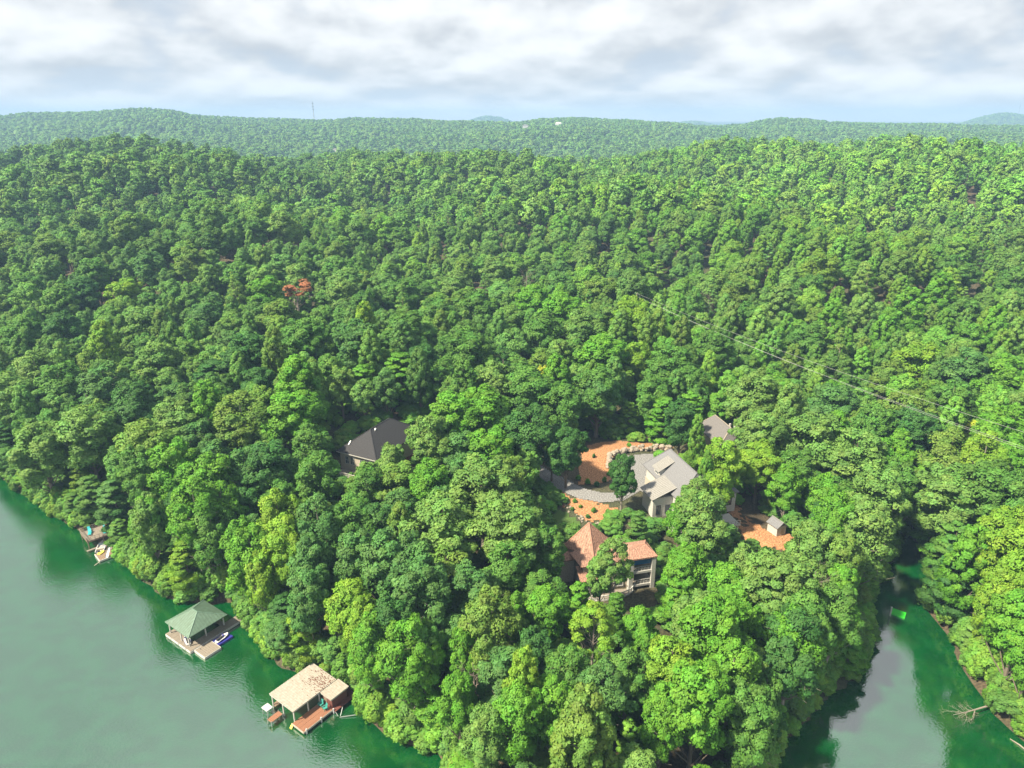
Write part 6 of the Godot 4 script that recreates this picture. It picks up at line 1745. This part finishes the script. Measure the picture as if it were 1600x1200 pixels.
func far_house(label: String, x: float, d: float, w: float, l: float, h: float, turn: float, m: Material, lift := 0.0) -> void:
	var t := thing("far_house", label, "house", Vector3(x, ground(x, d) - 1.0 + lift, -d), turn, "far houses on the hills")
	bx("wall", Vector3(0, h * 0.5, 0), Vector3(w, h, l), M.far_white, t)
	obj("roof", hip(-w * 0.54, w * 0.54, -l * 0.54, l * 0.54, h, Vector3(0, h + w * 0.3, l * 0.3), Vector3(0, h + w * 0.3, -l * 0.3)), m, t)
	for k in 3:
		bx("window", Vector3(-w * 0.3 + k * w * 0.3, h * 0.55, l * 0.5 + 0.05), Vector3(w * 0.12, h * 0.3, 0.1), M.glass, t)

func build_far_things() -> void:
	lattice("radio_tower", "dark lattice radio tower standing on the ridge left of centre", -0.263 * 2450.0, 2450.0, 76.0, 1.6)
	lattice("radio_tower", "thin pale tower on the far right hilltop", 0.671 * 4500.0, 4500.0, 75.0, 1.4)
	far_house("white far house left of centre on the forested slope", -0.222 * 1500.0, 1500.0, 9, 16, 10, 80, M.far_white, 12.0)
	far_house("smaller white far house just left of the larger one", -0.238 * 1560.0, 1560.0, 8, 10, 9, 60, M.old_roof, 10.0)
	far_house("white far house on the middle hillside, right one of the pair", 0.062 * 2050.0, 2050.0, 10, 17, 10, 70, M.far_white, 15.0)
	far_house("white far house on the middle hillside, left one of the pair", 0.018 * 2050.0, 2050.0, 9, 15, 10, 85, M.grey_roof, 15.0)
	far_house("small pale far house right of the larger white one left of centre", -0.172 * 1480.0, 1480.0, 8, 12, 9, 70, M.old_roof, 9.0)
	far_house("pale far house low behind the forest crest, left of the middle pair", -0.075 * 1420.0, 1420.0, 9, 18, 9, 85, M.grey_roof, 9.0)
	far_house("pale farm house on the green field far right of centre", 700.0, 2100.0, 12, 20, 9, 75, M.far_white, 1.0)

func rock_mesh(sd: int) -> Mesh:
	var r := RandomNumberGenerator.new()
	r.seed = sd
	var st := new_st()
	var rows := []
	for j in 4:
		var y := [-0.5, -0.25, 0.3, 0.5][j] as float
		var q := [0.35, 0.6, 0.5, 0.22][j] as float
		var ring := []
		for i in 6:
			var a := TAU * i / 6.0
			ring.append(Vector3(cos(a) * q * r.randf_range(0.75, 1.2), y * 0.8, sin(a) * q * r.randf_range(0.75, 1.2)))
		rows.append(ring)
	for j in 3:
		for i in 6:
			var k := (i + 1) % 6
			quad(st, rows[j][i], rows[j + 1][i], rows[j + 1][k], rows[j][k])
	for i in range(1, 5):
		tri(st, rows[3][0], rows[3][i + 1], rows[3][i])
	st.generate_normals()
	return st.commit()

func build_small_things() -> void:
	var r := RandomNumberGenerator.new()
	r.seed = 12
	var rocks := [rock_mesh(1), rock_mesh(2), rock_mesh(3), rock_mesh(4)]
	var t := thing("stone_retaining_wall", "curved retaining wall of tan boulders behind the parking pad", "stone wall", Vector3(34, 13.0, -177))
	var line := [Vector2(26.2, 168.5), Vector2(26.2, 172.5), Vector2(29.5, 177.4), Vector2(34.0, 179.4), Vector2(40.0, 179.8), Vector2(44.5, 178.6)]
	for i in 90:
		var q := r.randf() * 4.999
		var p: Vector2 = line[int(q)].lerp(line[int(q) + 1], q - int(q))
		var o := put("stone", rocks[i % 4], M.stone, t)
		var s := r.randf_range(0.5, 1.25)
		var up := r.randf() * 1.3
		o.position = Vector3(p.x + r.randfn() * 0.25 + up * 0.2 - 34.0, 0.25 + up, -(p.y + up * 0.5 + r.randfn() * 0.25) + 177.0)
		o.rotation = Vector3(r.randf() * 0.6, r.randf() * TAU, r.randf() * 0.6)
		o.scale = Vector3(s * 1.3, s, s)
	t = thing("stone_edging", "row of pale stones along the garden bed below the driveway", "stone edging", Vector3(16, 12.6, -148))
	line = [Vector2(9.5, 158.5), Vector2(12.0, 152.5), Vector2(15.5, 147.0), Vector2(18.0, 143.5), Vector2(22.0, 142.0)]
	for i in 46:
		var q := r.randf() * 3.999
		var p: Vector2 = line[int(q)].lerp(line[int(q) + 1], q - int(q)) + Vector2(r.randfn(), r.randfn()) * 0.6
		var o := put("stone", rocks[i % 4], M.stone, t)
		var s := r.randf_range(0.3, 0.8)
		o.position = Vector3(p.x - 16.0, ground(p.x, p.y) - 12.6 + 0.15, -p.y + 148.0)
		o.rotation = Vector3(0, r.randf() * TAU, 0)
		o.scale = Vector3(s, s * 0.8, s)
	# garden shrubs along the driveway
	var ls := lobes("s", 5)
	var shrub := leaves(ls, 6, 34.0, 1.5)
	var stem := wood(ls, 7, 0.2, 0, 3)
	var beds := [[12.2, 156.8, 1.2, "o"], [15.4, 152.0, 1.3, "o"], [16.6, 149.6, 1.1, "v"], [19.6, 147.6, 1.5, "o"], [22.8, 146.6, 1.6, "o"], [18.0, 145.6, 1.2, "d"], [14.6, 148.8, 1.1, "o"],
		[17.2, 162.8, 1.6, "b"], [19.4, 160.4, 1.8, "b"], [21.6, 159.4, 1.5, "d"], [23.8, 161.6, 1.7, "o"], [25.4, 165.0, 1.4, "b"], [33.5, 182.6, 1.6, "b"], [40.5, 182.0, 1.5, "b"], [22.6, 175.5, 1.5, "d"]]
	for i in beds.size():
		var b: Array = beds[i]
		var where := "clay bed below the driveway" if i < 7 else ("bank above the driveway" if i < 12 else "clay bank behind the stone wall")
		var at: int = i if i < 7 else (i - 7 if i < 12 else i - 12)
		var o := thing("garden_shrub", "small %s shrub, %s from the left on the %s" % [TONE_WORDS[b[3]], ORDER[at] if at > 0 else "first", where], "shrub", Vector3(b[0], ground(b[0], b[1]) - 0.05, -b[1]), i * 50.0, "shrubs planted round the driveway")
		o.scale = Vector3(b[2] / 11.0 * (0.8 + 0.4 * sin(i * 3.1)), b[2] / 22.0, b[2] / 11.0)
		put("stem", stem, M.bark, o)
		put("foliage", shrub, M["leaf_" + b[3]], o)
	# the bright swim mat in the cove
	t = thing("swim_mat", "bright green floating swim mat at the left bank of the cove", "swim mat", Vector3(83.8, 0, -125.8), -36.0)
	bx("mat", Vector3(0, 0.12, 0), Vector3(2.6, 0.22, 2.1), M.lime, t)
	for k: Array in [[Vector3(0, 0.26, 1.0), Vector3(2.6, 0.12, 0.12)], [Vector3(0, 0.26, -1.0), Vector3(2.6, 0.12, 0.12)], [Vector3(1.25, 0.26, 0), Vector3(0.12, 0.12, 1.86)], [Vector3(-1.25, 0.26, 0), Vector3(0.12, 0.12, 1.86)]]:
		bx("rim", k[0], k[1], M.lime, t)
	t = thing("mooring_post", "short white post at the bank beside the green swim mat", "post", Vector3(81.6, 0, -125.2), 0.0)
	bx("post", Vector3(0, 0.9, 0), Vector3(0.25, 2.6, 0.25), M.white, t)
	bx("cap", Vector3(0, 2.25, 0), Vector3(0.33, 0.1, 0.33), M.white_plastic, t)
